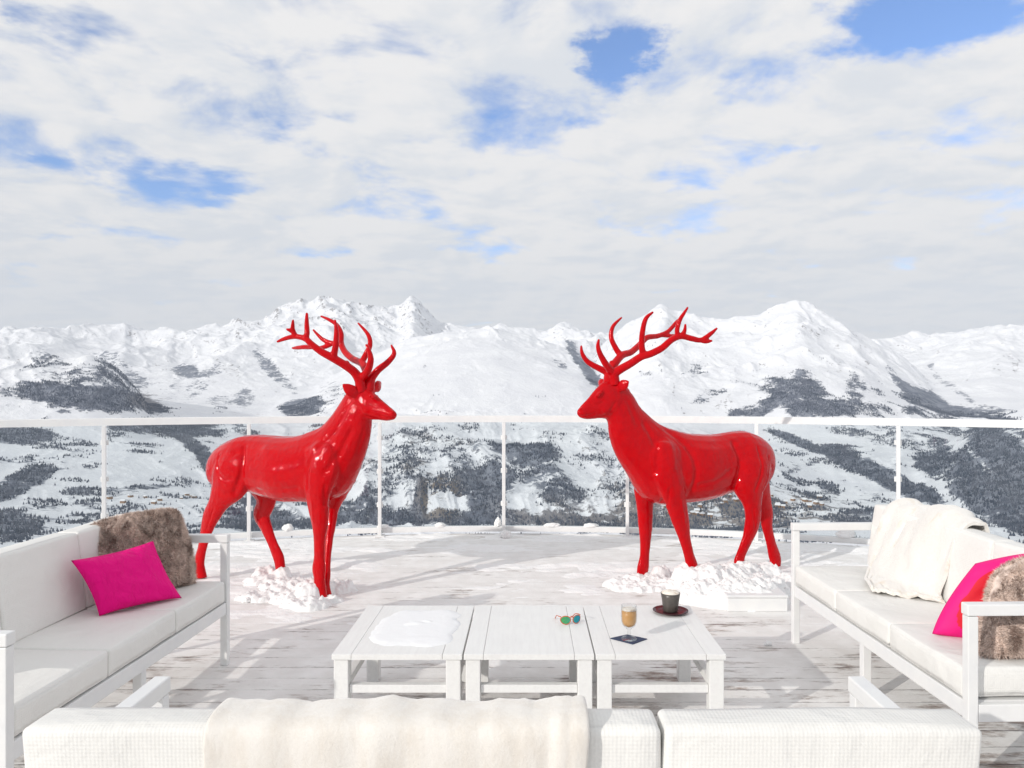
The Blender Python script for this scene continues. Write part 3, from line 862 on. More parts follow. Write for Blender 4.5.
def deers():
    # ---- the one on the left, heading right
    fr = DeerFrame(-1.76, 5.42, math.cos(R(27)), -math.sin(R(27)))
    st = [(213.5, 459, 213.5, 472, .04), (216, 452, 217, 484, .10), (225, 443.5, 226, 490, .145), (240, 436.5, 243, 490, .17), (255, 434.5, 256, 493, .155), (270, 435, 272, 498, .172),
          (285, 436, 288, 502, .195), (300, 435, 304, 502, .19), (314, 430, 323, 502, .175), (324, 425.5, 343, 494, .155), (331, 418, 355, 475, .125), (337, 409.5, 364, 453, .102),
          (343, 400, 368.5, 436, .086), (347.5, 393, 369.5, 424, .075), (353, 388.5, 371, 418, .062)]
    hd = [(349, 390, 356, 420, .050), (355, 385, 364, 420.5, .066), (362, 385, 371, 420, .068), (369, 389, 377, 420, .058), (376, 395, 382, 420.5, .046), (383, 401, 387, 421, .038),
          (389, 406.3, 391, 420.5, .034), (394, 410.5, 394, 419.5, .027), (396.5, 413.5, 396, 417.2, .012)]
    legs = [
        [(243, 448, .03, 10, .06), (240, 458, .075, 19, .095), (233, 473, .105, 19, .088), (229, 487, .12, 16.5, .07), (219, 503, .135, 9.0, .05), (211.5, 516, .14, 7.6, .040), (207, 529, .14, 5.6, .030), (202.5, 547, .14, 4.0, .023), (199, 562, .14, 4.8, .028), (199.5, 569, .14, 5.0, .03), (201, 578, .14, 5.4, .034)],
        [(256, 470, -.08, 18, .09), (263, 488, -.11, 14, .07), (266, 502, -.12, 8.6, .05), (261.5, 515, -.13, 7.6, .040), (265.5, 526, -.13, 5.8, .030), (272, 542, -.13, 4.6, .023), (278, 556, -.13, 5.2, .028), (280, 565, -.13, 4.6, .028), (281.5, 576, -.13, 5.0, .032)],
        [(326, 438, .05, 10, .06), (324, 450, .085, 17, .085), (322, 472, .118, 16, .078), (318, 492, .145, 12, .062), (318.5, 508, .145, 9.6, .05), (320, 524, .145, 7.4, .044), (319.5, 538, .145, 5.4, .032), (319.5, 556, .145, 5.0, .028), (319, 569, .145, 6.2, .034), (319.5, 580, .145, 5.0, .030), (321, 600, .145, 6.0, .038)],
        [(342, 475, -.07, 14, .07), (336, 493, -.11, 9.5, .06), (332, 508, -.12, 6.4, .045), (330.5, 524, -.085, 5.0, .036), (328.6, 540, -.045, 4.0, .028), (326.8, 560, .005, 3.6, .024), (326, 576, .04, 4.0, .027), (326.2, 586, .06, 3.0, .025), (327.6, 597, .075, 4.2, .03)],
    ]
    lumps = [(234, 470, .118, .115, .055, .16, -14), (323, 464, .128, .105, .05, .15, 12), (285, 478, .12, .25, .06, .11, 0), (214.5, 466, 0, .03, .035, .08, 10), (371.5, 395, .050, .026, .014, .011, 25), (364, 411, .046, .045, .022, .034, 0), (393, 411.5, .020, .012, .010, .009, 0)]
    z = (270, 305, 6.4)
    ears = [(358, 396.5, .055, 342.5, 384, .13), (375, 390, -.055, 381, 382, -.14)]
    eyes = [(373.5, 397.5, .054), (376.5, 396.5, -.05)]
    A = [[(585, 560, .02, .034), (580, 520, .025, .030), (572, 480, .035, .027), (540, 430, .06, .024), (480, 385, .11, .022), (400, 338, .17, .021), (330, 300, .21, .019), (270, 255, .24, .017), (225, 215, .255, .015), (160, 202, .27, .013), (100, 214, .275, .011), (45, 236, .28, .006)],
         [(228, 220, .255, .014), (237, 180, .25, .014), (235, 120, .245, .012), (236, 50, .235, .006)],
         [(165, 204, .27, .013), (146, 160, .285, .012), (146, 125, .30, .009), (148, 93, .31, .005)],
         [(140, 170, .285, .010), (120, 160, .30, .008), (102, 153, .31, .004)],
         [(275, 268, .235, .013), (210, 270, .22, .012), (170, 274, .20, .010), (142, 276, .19, .005)],
         [(405, 338, .165, .018), (420, 260, .175, .016), (425, 170, .18, .012), (415, 92, .175, .005)],
         [(490, 392, .10, .018), (494, 370, .10, .012), (486, 362, .10, .006)],
         [(585, 470, .03, .022), (625, 420, .04, .020), (645, 350, .055, .016), (632, 290, .065, .011), (614, 250, .07, .005)]]
    B = [[(628, 560, -.02, .034), (636, 520, -.025, .030), (640, 475, -.035, .027), (618, 425, -.06, .023), (590, 375, -.10, .021), (530, 345, -.15, .019), (480, 300, -.19, .018), (455, 245, -.22, .017), (455, 185, -.235, .015), (430, 130, -.25, .012), (380, 95, -.255, .010), (323, 70, -.26, .005)],
         [(585, 372, -.10, .018), (612, 320, -.13, .016), (640, 255, -.15, .014), (628, 190, -.16, .011), (563, 114, -.17, .005)],
         [(455, 245, -.21, .015), (400, 245, -.20, .014), (345, 225, -.19, .012), (310, 195, -.185, .009), (275, 157, -.18, .005)],
         [(400, 246, -.20, .013), (350, 268, -.19, .013), (300, 276, -.185, .008)],
         [(642, 480, -.03, .022), (690, 418, -.05, .019), (755, 365, -.075, .016), (795, 310, -.09, .012), (775, 255, -.10, .005)]]
    build_deer('deer_statue', 'glossy red stag statue facing right with its antlers sweeping left', fr, st, hd, legs, lumps, ears, eyes, [A, B], z, [
        ([(331, 431), (321, 445), (311, 468), (312, 488)], .013, .020, .15), ([(240, 448), (243, 462), (241, 478), (236, 492)], .015, .020, .15), ([(219, 455), (222, 468), (229, 478), (236, 478)], .008, .014, .14),
        ([(347, 432), (340, 450), (331, 472)], .011, .020, .12), ([(331, 486), (330, 505)], .008, .010, .12), ([(264, 450), (290, 455), (306, 452)], -.008, .035, .15), ([(318, 446), (321, 466)], -.009, .030, .13),
        ([(258, 490), (278, 490), (300, 488)], .006, .018, .14), ([(397, 417), (389, 417.6), (381, 415)], .005, .005, .02), ([(378, 421), (366, 416), (358, 404)], .006, .010, .05), ([(384, 404), (377, 407), (370, 404)], .005, .010, .04),
        ([(350, 400), (341, 425)], .006, .016, .07), ([(362, 430), (356, 455), (350, 472)], .006, .016, .07), ([(218, 508), (209, 530)], .005, .008, .14), ([(318, 500), (318, 520)], -.004, .010, .14)])

    # ---- the one on the right, heading left
    fr = DeerFrame(1.43, 5.66, -math.cos(R(21)), -math.sin(R(21)))
    st = [(772, 453, 771.5, 468, .04), (768.5, 445, 765, 482, .10), (759, 436.5, 755, 490, .145), (745, 431, 743, 491, .17), (730, 431.5, 728, 493, .155), (714, 434, 713, 498, .172),
          (700, 434, 699, 501, .195), (688, 433, 684, 503, .19), (676, 430, 663, 505, .175), (664, 426, 643, 498, .155), (655, 421, 629.5, 477, .125), (647, 414, 616.5, 456, .102),
          (639, 406, 610, 437, .086), (632, 394, 608.8, 424, .075), (623, 384.5, 606, 418.5, .062)]
    hd = [(629, 389, 619, 420, .050), (621, 382, 613, 420, .066), (612, 380, 606, 419, .068), (603, 382, 600, 418.5, .058), (596, 388.5, 594, 419, .046), (589, 397, 589, 419.5, .038),
          (583.5, 403, 584, 419, .034), (579.5, 407.5, 580, 417.5, .027), (577, 411, 577.5, 415, .012)]
    legs = [
        [(744, 446, .03, 10, .06), (749, 457, .075, 18, .095), (752, 472, .105, 17, .088), (749, 488, .12, 15, .07), (752, 503, .135, 9.0, .05), (753, 516, .14, 7.4, .040), (751.5, 527, .14, 7.0, .036), (748, 538, .14, 5.4, .028), (741.6, 553, .14, 4.6, .023), (739, 562, .14, 5.0, .027), (740.5, 570, .14, 3.6, .028), (742, 578, .14, 4.4, .033)],
        [(752, 470, -.08, 16, .09), (757, 487, -.11, 12, .07), (763, 502, -.12, 7.6, .05), (766, 514, -.13, 6.6, .040), (767, 526, -.13, 5.2, .030), (770.5, 541, -.13, 4.6, .023), (774, 554, -.13, 5.6, .028), (775.5, 561, -.13, 5.4, .03), (774.5, 571, -.13, 4.6, .033)],
        [(660, 437, .05, 10, .06), (663, 450, .085, 17, .085), (667, 472, .118, 16, .078), (673, 492, .145, 12, .062), (677, 507, .145, 9.8, .05), (681, 523, .145, 8.0, .044), (684.5, 538, .145, 5.6, .032), (689, 555, .145, 4.9, .028), (692, 567, .145, 5.8, .034), (691, 577, .145, 5.0, .030), (690, 592, .145, 6.0, .038)],
        [(648, 473, -.07, 14, .07), (645, 490, -.11, 10.5, .06), (645, 507, -.12, 8.0, .045), (645.4, 526, -.125, 6.7, .042), (645.4, 540, -.125, 5.4, .032), (644.6, 555, -.125, 4.6, .027), (643, 568, -.125, 5.8, .032), (641.5, 576, -.125, 4.8, .030), (640, 586, -.125, 5.4, .036)],
    ]
    lumps = [(752, 468, .118, .115, .055, .16, -14), (665, 462, .128, .105, .05, .15, 12), (705, 478, .12, .25, .06, .11, 0), (771, 462, 0, .03, .035, .09, 10), (600, 393, .050, .026, .014, .011, 25), (607, 410, .046, .045, .022, .034, 0), (581, 408.5, .020, .012, .010, .009, 0)]
    z = (570, 300, 5.906)
    ears = [(618, 389, .05, 629, 381, .12), (604, 386, -.055, 598.5, 381, -.13)]
    eyes = [(598, 395.5, .052), (597, 394, -.05)]
    A = [[(262, 500, .02, .034), (262, 470, .025, .030), (262, 435, .035, .027), (300, 408, .06, .024), (360, 374, .10, .022), (420, 335, .14, .021), (480, 316, .17, .020), (545, 282, .20, .019), (600, 235, .225, .018), (655, 214, .24, .017), (720, 228, .25, .016), (775, 236, .26, .014), (830, 200, .27, .012), (870, 165, .28, .005)],
         [(432, 322, .14, .019), (424, 270, .15, .017), (428, 190, .17, .015), (448, 110, .19, .012), (492, 70, .20, .005)],
         [(640, 218, .235, .014), (632, 180, .24, .013), (648, 120, .25, .012), (672, 80, .26, .009), (697, 42, .27, .005)],
         [(655, 212, .24, .013), (676, 185, .255, .011), (682, 140, .27, .005)],
         [(770, 238, .26, .013), (805, 246, .27, .011), (840, 240, .28, .006)],
         [(250, 430, .035, .021), (215, 385, .05, .019), (178, 320, .06, .015), (165, 270, .065, .011), (171, 230, .07, .005)]]
    B = [[(225, 500, -.02, .034), (228, 470, -.025, .030), (235, 425, -.035, .027), (268, 370, -.06, .023), (310, 325, -.09, .021), (360, 308, -.12, .019), (410, 265, -.16, .018), (455, 222, -.19, .017), (520, 212, -.22, .015), (580, 185, -.24, .013), (630, 130, -.26, .011), (668, 98, -.27, .006)],
         [(300, 328, -.09, .018), (270, 285, -.11, .016), (243, 220, -.13, .014), (255, 155, -.14, .011), (306, 102, -.15, .005)],
         [(545, 208, -.225, .012), (590, 212, -.23, .011), (640, 205, -.24, .006)],
         [(262, 385, -.055, .018), (244, 368, -.055, .013), (238, 360, -.055, .006)],
         [(225, 428, -.035, .021), (175, 405, -.06, .018), (105, 365, -.09, .015), (72, 315, -.10, .011), (66, 268, -.11, .005)]]
    build_deer('deer_statue', 'glossy red stag statue facing left with its antlers sweeping right', fr, st, hd, legs, lumps, ears, eyes, [A, B], z, [
        ([(672, 430), (687, 445), (694, 468), (690, 492)], .014, .020, .15), ([(737, 444), (740, 462), (735, 486)], .014, .020, .15), ([(757, 447), (757, 468), (750, 490)], .008, .010, .13), ([(765, 456), (762, 474), (757, 490)], .007, .009, .10),
        ([(647, 424), (655, 446), (653, 472)], .011, .020, .12), ([(664, 488), (664, 505)], .008, .010, .12), ([(700, 450), (718, 452), (730, 448)], -.007, .035, .15), ([(668, 446), (668, 466)], -.009, .030, .13),
        ([(696, 484), (712, 480), (728, 470)], .007, .014, .14), ([(576.5, 415.5), (585, 416.2), (593, 413.5)], .005, .005, .02), ([(596, 420), (606, 416), (614, 403)], .006, .010, .05), ([(589, 402), (596, 405), (603, 402)], .005, .010, .04),
        ([(628, 402), (637, 425)], .006, .016, .07), ([(613, 432), (620, 455), (628, 474)], .006, .016, .07), ([(750, 508), (752, 526)], .005, .008, .14), ([(677, 500), (681, 520)], -.004, .010, .14)])
deers()

heap('snow_pile', -1.42, 5.10, 0.62, 0.50, [(-0.05, -0.02, .12, .12, .12), (0.00, 0.12, .11, .10, .09), (.10, -.06, .10, .06, .03), (-0.12, -0.05, .17, .13, .06), (-.25, .22, .22, .16, .06), (-.02, -.2, .16, .10, .05), (-.38, .0, .16, .1, .03), (.1, .2, .12, .1, .06)],
     'lumpy snow heap around the front hooves of the right-facing red stag', seed=3, rough=0.035)
heap('snow_pile', -1.88, 5.62, 0.34, 0.30, [(-.06, .02, .09, .08, .09), (-.10, -.02, .06, .06, .075), (0.07, -0.06, .09, .08, .09), (-.02, -.12, .16, .1, .05), (.1, -.14, .12, .1, .04)],
     'small snow clump around the far hind hoof of the right-facing stag', seed=8, rough=0.03)
heap('snow_pile', 0.83, 5.50, 0.45, 0.34, [(0, 0, .20, .15, .055), (.14, .06, .08, .08, .11), (-.16, -.05, .14, .1, .04), (.18, -.1, .14, .1, .05), (-.05, -.16, .2, .1, .035)],
     'low snow heap around the front hoof of the left-facing stag nearest its nose', seed=13, rough=0.03)
heap('snow_pile', 1.32, 5.25, 0.62, 0.62, [(-.06, .05, .24, .24, .17), (.12, .12, .2, .2, .16), (.24, .3, .18, .16, .14), (-.15, -.15, .2, .2, .11), (.1, -.2, .3, .24, .10), (.36, .36, .12, .12, .10), (.3, .05, .2, .2, .1), (-.2, .15, .1, .1, .16), (.06, -.24, .27, .21, .138), (.22, -.20, .17, .16, .135), (.16, -.32, .16, .12, .122)],
     'big white snow heap between the legs of the left-facing red stag', seed=17, rough=0.04)
heap('snow_pile', 1.83, 5.62, 0.3, 0.3, [(-.06, 0, .13, .13, .11), (.08, -.12, .14, .12, .06), (-.1, -.15, .16, .1, .05)],
     'snow clump in front of the far hind hoof of the left-facing stag', seed=23, rough=0.03)
# half buried base box beside the heap
bm = bmesh.new(); add_box(bm, (-.19, -.17, 0), (.19, .17, .085), .004)
bx = empty('base_box', (1.45, 4.97, 0)); tag(bx, 'low white box half buried in snow beside the left-facing stag', 'box')
from_bm('box_body', bm, M['white_metal'], bx)
bm = bmesh.new(); add_box(bm, (-.194, -.174, .087), (.194, .174, .103), .004); from_bm('lid', bm, M['white_metal'], bx)

def lump(name, x, y, z, r, label, seed, group=None):
    bm = bmesh.new()
    bmesh.ops.create_icosphere(bm, subdivisions=4, radius=1.0)
    for v in bm.verts:
        n = mnoise.fractal(v.co * 1.6 + Vector((seed, 0, 0)), 1.0, 2.0, 4)
        v.co *= 1 + 0.28 * n
        v.co = Vector((v.co.x * r[0], v.co.y * r[1], max(v.co.z, -0.55) * r[2]))
    zmin = min(v.co.z for v in bm.verts)
    for v in bm.verts: v.co.z -= zmin
    o = from_bm(name, bm, M['snow'], smooth=True); o.location = (x, y, z)
    return tag(o, label, 'snow lump', group)
LG = 'snow lumps along the foot of the balustrade'
for (px, rr, lab) in ((498, (.035, .04, .055), 'tall snow lump on the bottom rail beside the middle post'), (440, (.05, .04, .025), 'low snow lump on the bottom rail left of the middle post'),
                      (552, (.075, .04, .022), 'flat snow lump on the bottom rail right of the middle post'), (591, (.07, .04, .022), 'flat snow lump on bottom rail behind the left-facing stag\'s nose'),
                      (288, (.05, .04, .04), 'snow lump on the bottom rail between the right-facing stag\'s legs'), (383, (.06, .04, .02), 'small snow lump on the bottom rail under the right-facing stag\'s muzzle'),
                      (846, (.09, .045, .05), 'snow lump on the bottom rail behind the right sofa arm')):
    t = (px - CX) / F
    # intersection of the sight direction with the rail circle
    a = 1 + t * t; b_ = -2 * (t * RCX + RCY); c_ = RCX ** 2 + RCY ** 2 - RC ** 2
    Yr = (-b_ + math.sqrt(b_ * b_ - 4 * a * c_)) / (2 * a)
    lump('snow_lump', t * Yr, Yr, 0.074, rr, lab, px * 0.1, LG)
lump('snow_lump', -0.21, 7.20, 0.0, (.05, .04, .045), 'snow clod on the deck at the foot of the middle post', 4.4, LG)
for i, (px, py, s, lab) in enumerate(((612, 588, .035, 'small snow clod on the deck left of the left-facing stag\'s front hoof'), (247, 602, .03, 'small snow clod on the deck below the right-facing stag\'s belly'),
                                      (768, 645, .02, 'tiny snow clod on the deck left of the right sofa\'s far post'), (262, 586, .035, 'snow clod on the deck below the right-facing stag\'s far hind leg'))):
    Yd = F * CAMZ / (py - CY)
    lump('snow_lump', (px - CX) * Yd / F, Yd, 0.0, (s, s, s * .7), lab, 9 + i * 3.3)

# ------------------------------------------------------------------ sofas
def soft_box(bm, a, b, bevel=0.022, crown=0.006, shear=None):
    """a padded box, slightly crowned on its faces"""
    a, b = Vector(a), Vector(b)
    n0 = len(bm.verts)
    t = bmesh.new()
    add_box(t, a, b, 0)
    bmesh.ops.subdivide_edges(t, edges=t.edges[:], cuts=7, use_grid_fill=True)
    c, s = (a + b) / 2, (b - a) / 2
    for v in t.verts:
        q = [(v.co[i] - c[i]) / s[i] for i in range(3)]
        p = Vector(v.co)
        for i in range(3):
            if abs(abs(q[i]) - 1) < 1e-4:
                j, k = (i + 1) % 3, (i + 2) % 3
                p[i] += math.copysign(crown * (1 - q[j] ** 2) * (1 - q[k] ** 2), q[i])
        nn = mnoise.noise_vector(Vector(v.co) * 4.5 + Vector((a.x * 3.1, a.z * 7, b.y)))
        p += Vector((nn.x * .0025, nn.y * .004, nn.z * .004))
        v.co = p
    es = [e for e in t.edges if len(e.link_faces) == 2 and e.calc_face_angle(0) > 1.0]
    bmesh.ops.bevel(t, geom=es, offset=bevel, segments=4, profile=0.5, affect='EDGES', clamp_overlap=True)
    if shear:
        for v in t.verts: v.co.y += shear * (v.co.z - a.z)
    me = bpy.data.meshes.new('tmp'); t.to_mesh(me); t.free(); bm.from_mesh(me); bpy.data.meshes.remove(me)

def build_sofa(loc, rz, L, label, D=0.585, ncush=3, ext=0.0, AD=None):
    rt = empty('sofa', loc, rz)
    tag(rt, label, 'sofa', 'white terrace sofas')
    W = M['white_metal']; T = 0.036; AD = AD or D
    bm = bmesh.new()
    add_box(bm, (T, 0.004, .262), (L - T, 0.044, .322), .004)             # front rail
    add_box(bm, (T, D - .044, .262), (L - T, D - .004, .322), .004)       # rear rail
    for x in (T + .002, L / 2 - .03, L - T - .052):
        add_box(bm, (x, .046, .266), (x + .05, D - .046, .318), .004)
    add_box(bm, (T, D - .038, .60), (L - T, D - .006, .64), .004)         # upper back rail
    for x in (L / 3, 2 * L / 3):
        add_box(bm, (x - .02, D - .036, .324), (x + .02, D - .008, .598), .003)
    from_bm('frame', bm, W, rt)
    for x0 in (0.0, L - T):
        bm = bmesh.new()
        add_box(bm, (x0, 0, 0.0), (x0 + T, T, .622), .003)
        add_box(bm, (x0, AD - T, 0.0), (x0 + T, AD, .622), .003)
        add_box(bm, (x0 - .003, -.003, .624), (x0 + T + .003, AD + .003, .664), .004)
        add_box(bm, (x0 + .003, T + .002, .258), (x0 + T - .003, AD - T - .002, .318), .003)
        from_bm('arm', bm, W, rt)
    for y0 in (0.012, D - .05):
        bm = bmesh.new(); add_box(bm, (L / 2 - .019, y0, 0), (L / 2 + .019, y0 + .038, .260), .003)
        from_bm('leg', bm, W, rt)
    w = (L - 2 * T - .008) / ncush
    for i in range(ncush):
        x0 = T + .004 + i * w
        bm = bmesh.new(); soft_box(bm, (x0 + .002, 0.006, .326), (x0 + w - .002, .50, .432), .016, .006)
        from_bm('seat_cushion', bm, M['vinyl'], rt, True)
        wb = w + 2 * ext / ncush; x0 = T + .004 - ext + i * wb
        bm = bmesh.new(); soft_box(bm, (x0 + .003, .402, .434), (x0 + wb - .003, .508, .772), .018, .005, shear=.13)
        from_bm('back_cushion', bm, M['vinyl'], rt, True)
    return rt

yl = math.atan2(-1.512 + 1.560, 3.87 - 2.296)
build_sofa((-1.574, 2.292, 0), R(90) - yl, 1.60, 'white metal sofa on the left with a pink and a fur pillow')
yr = math.atan2(1.525 - 1.478, 4.206 - 2.61)
build_sofa((1.462, 4.225, 0), R(-90) + yr, 1.62, 'white metal sofa on the right with a cream throw hanging over its backrest')
build_sofa((0.862, 1.955, 0), R(180), 1.820, 'white sofa in the foreground seen from behind its padded backrest', ext=.026, AD=.395)

# ------------------------------------------------------------------ tables
def table_proto(label):
    rt = empty('coffee_table', (0, 0, 0))
    tag(rt, label, 'coffee table', 'white coffee tables in a row')
    w, d, h = .518, .687, .35
    bm = bmesh.new()
    bw = .078
    z0, z1 = h - .022, h
    add_box(bm, (-w / 2, 0, z0), (-w / 2 + bw - .0006, d, z1), .002)
    add_box(bm, (w / 2 - bw + .0006, 0, z0), (w / 2, d, z1), .002)
    add_box(bm, (-w / 2 + bw + .0006, 0, z0), (w / 2 - bw - .0006, d, z1), .0015)
    from_bm('tabletop', bm, M['white_wood'], rt)
    bm = bmesh.new()
    for x in (-1, 1):
        add_box(bm, (x * (w / 2 - .035) - .016, .066, .190), (x * (w / 2 - .035) + .016, d - .066, .222), .002)
    for y in (.02, d - .052):
        add_box(bm, (-w / 2 + .066, y, .190), (w / 2 - .066, y + .032, .222), .002)
    from_bm('stretcher_frame', bm, M['white_wood'], rt)
    for x in (-1, 1):
        for y in (.006, d - .064):
            bm = bmesh.new(); xc = x * (w / 2 - .036)
            add_box(bm, (xc - .029, y, 0), (xc + .029, y + .058, z0 - .002), .003)
            from_bm('leg', bm, M['white_wood'], rt)
    return rt
def copy_tree(o, parent=None):
    c = o.copy(); COL.objects.link(c); c.parent = parent
    for ch in list(o.children): copy_tree(ch, c)
    return c
tb = table_proto('white coffee table nearest the right sofa, holding the drinks')
tb.location = (0.528, 3.016, 0)
t2 = copy_tree(tb); t2.location = (0.004, 3.016, 0); t2['label'] = 'white coffee table in the middle of the row holding the sunglasses'
t3 = copy_tree(tb); t3.location = (-0.521, 3.016, 0); t3['label'] = 'white coffee table nearest the left sofa with snow on its top'

heap('table_snow', -0.50, 3.37, 0.21, 0.28, [(.0, .0, .19, .27, .016), (-.06, -.14, .12, .12, .014), (.07, -.15, .12, .12, .015), (.08, .16, .11, .11, .014), (-.05, .17, .10, .09, .013), (.1, 0, .095, .25, .017), (.05, -.05, .14, .17, .019), (-.01, .02, .05, .035, .034), (.04, .05, .03, .02, .03), (.13, .02, .05, .22, .018), (.03, -.17, .15, .05, .018)],
     'smooth patch of snow lying on the left coffee table', 'snow patch', rough=0.002, res=0.006, seed=41, z=0.3462, warp=0.014, mt='snow_soft', hmax=0.0095)

# ------------------------------------------------------------------ things on the tables
TZ0 = 0.3505
def coffee_glass():
    rt = empty('coffee_glass', (0.424, 3.19, TZ0 + .004))
    tag(rt, 'footed clear glass of milky tan coffee on a dark blue napkin', 'glass')
    bm = bmesh.new()
    lathe(bm, [(.001, .0), (.032, .0), (.034, .003), (.030, .006), (.013, .011), (.0075, .018), (.0085, .032), (.007, .040), (.016, .049), (.027, .058), (.0325, .074), (.0340, .100), (.0325, .143), (.0310, .143), (.0322, .100), (.0308, .075), (.0255, .060), (.013, .0525), (.001, .051)], n=40, cap=False)
    from_bm('bowl', bm, M['glass'], rt, True)
    bm = bmesh.new()
    lathe(bm, [(.0005, .0525), (.0125, .054), (.0245, .061), (.0298, .0755), (.0312, .100), (.0307, .121), (.0005, .122)], n=40, cap=False)
    from_bm('coffee', bm, M['coffee'], rt, True)
    bm = bmesh.new()
    lathe(bm, [(.0302, .1225), (.0300, .128), (.022, .131), (.0005, .132)], n=40)
    from_bm('foam', bm, M['foam'], rt, True)
coffee_glass()
bm = bmesh.new()
for k in range(1):
    vs = [bm.verts.new(p) for p in ((-.077, .012, 0), (.008, -.062, 0), (.078, .004, 0), (.000, .06, 0))]
    f = bm.faces.new(vs); r = bmesh.ops.extrude_face_region(bm, geom=[f])
    for g in r['geom']:
        if isinstance(g, bmesh.types.BMVert): g.co.z += .003
o = from_bm('napkin', bm, M['slate']); o.location = (0.424, 3.195, TZ0)
tag(o, 'dark blue folded paper napkin under the coffee glass', 'napkin')

def cup():
    rt = empty('cup', (0.672, 3.585, TZ0 + .0105))
    tag(rt, 'dark grey handleless cup topped with pale milk foam', 'cup')
    bm = bmesh.new()
    lathe(bm, [(.001, 0), (.031, 0), (.034, .003), (.0375, .03), (.0425, .066), (.0455, .086), (.0435, .086), (.040, .066), (.036, .03), (.030, .010), (.001, .010)], n=40, cap=False)
    from_bm('cup_body', bm, M['cup'], rt, True)
    bm = bmesh.new()
    lathe(bm, [(.0425, .080), (.0415, .088), (.034, .094), (.018, .098), (.0005, .098)], n=40)
    for v in bm.verts:
        v.co.z += mnoise.noise(v.co * 60) * .004
    from_bm('foam', bm, M['foam'], rt, True)
    bm = bmesh.new()
    lathe(bm, [(.001, 0), (.045, 0), (.060, .003), (.082, .011), (.083, .013), (.060, .0075), (.040, .0065), (.001, .0065)], n=48, cap=False)
    for v in bm.verts: v.co.z *= 1.0
    o = from_bm('saucer', bm, M['maroon'], smooth=True); o.location = (0.672, 3.585, TZ0)
    tag(o, 'round dark maroon saucer under the grey cup', 'saucer')
    rt.location.z = TZ0 + .0072
cup()

def sunglasses():
    rt = empty('sunglasses', (0.196, 3.40, TZ0), R(18))
    rt.scale = (.80, .80, .80)
    tag(rt, 'sunglasses with orange frame and green blue mirrored lenses on the table', 'sunglasses')
    lens_z = .027
    for s in (-1, 1):
        bm = bmesh.new()
        n = 28
        def pt(a, r, y):
            x = s * .033 + r * 1.08 * math.cos(a); z = lens_z + r * math.sin(a) * (1.0 if math.sin(a) < 0 else .86)
            return Vector((x, y + 6 * (x * x) , z))
        rings = [[pt(2 * math.pi * k / n, .0005, 0) for k in range(n)], [pt(2 * math.pi * k / n, .0232, 0) for k in range(n)], [pt(2 * math.pi * k / n, .0232, .0022) for k in range(n)], [pt(2 * math.pi * k / n, .0005, .0022) for k in range(n)]]
        loft(bm, rings)
        from_bm('lens', bm, M['lens'], rt)
        bm = bmesh.new()
        ring = []
        for k in range(n):
            a = 2 * math.pi * k / n
            c = pt(a, .0245, .001); e = pt(a, .0275, .001)
            d = (e - c).normalized()
            ring.append([c + d * (.0026 * math.cos(t)) + Vector((0, .0026 * math.sin(t), 0)) for t in np.linspace(0, 2 * math.pi, 8, endpoint=False)])
        ring.append(ring[0])
        loft(bm, ring, cap=False)
        bmesh.ops.remove_doubles(bm, verts=bm.verts[:], dist=1e-6)
        from_bm('rim', bm, M['tortoise'], rt, True)
        bm = bmesh.new()
        tube(bm, [(s * .058, .022, lens_z + .016, .003), (s * .062, .04, lens_z + .014, .0026), (s * .058, .09, lens_z + .004, .0026), (s * .052, .125, .006, .0026), (s * .048, .14, .0035, .0026)], 8, 4)
        from_bm('temple', bm, M['tortoise'], rt, True)
    bm = bmesh.new()
    tube(bm, [(-.012, .001, lens_z + .012, .0024), (0, 0, lens_z + .016, .0024), (.012, .001, lens_z + .012, .0024)], 8, 4)
    from_bm('bridge', bm, M['tortoise'], rt, True)
sunglasses()

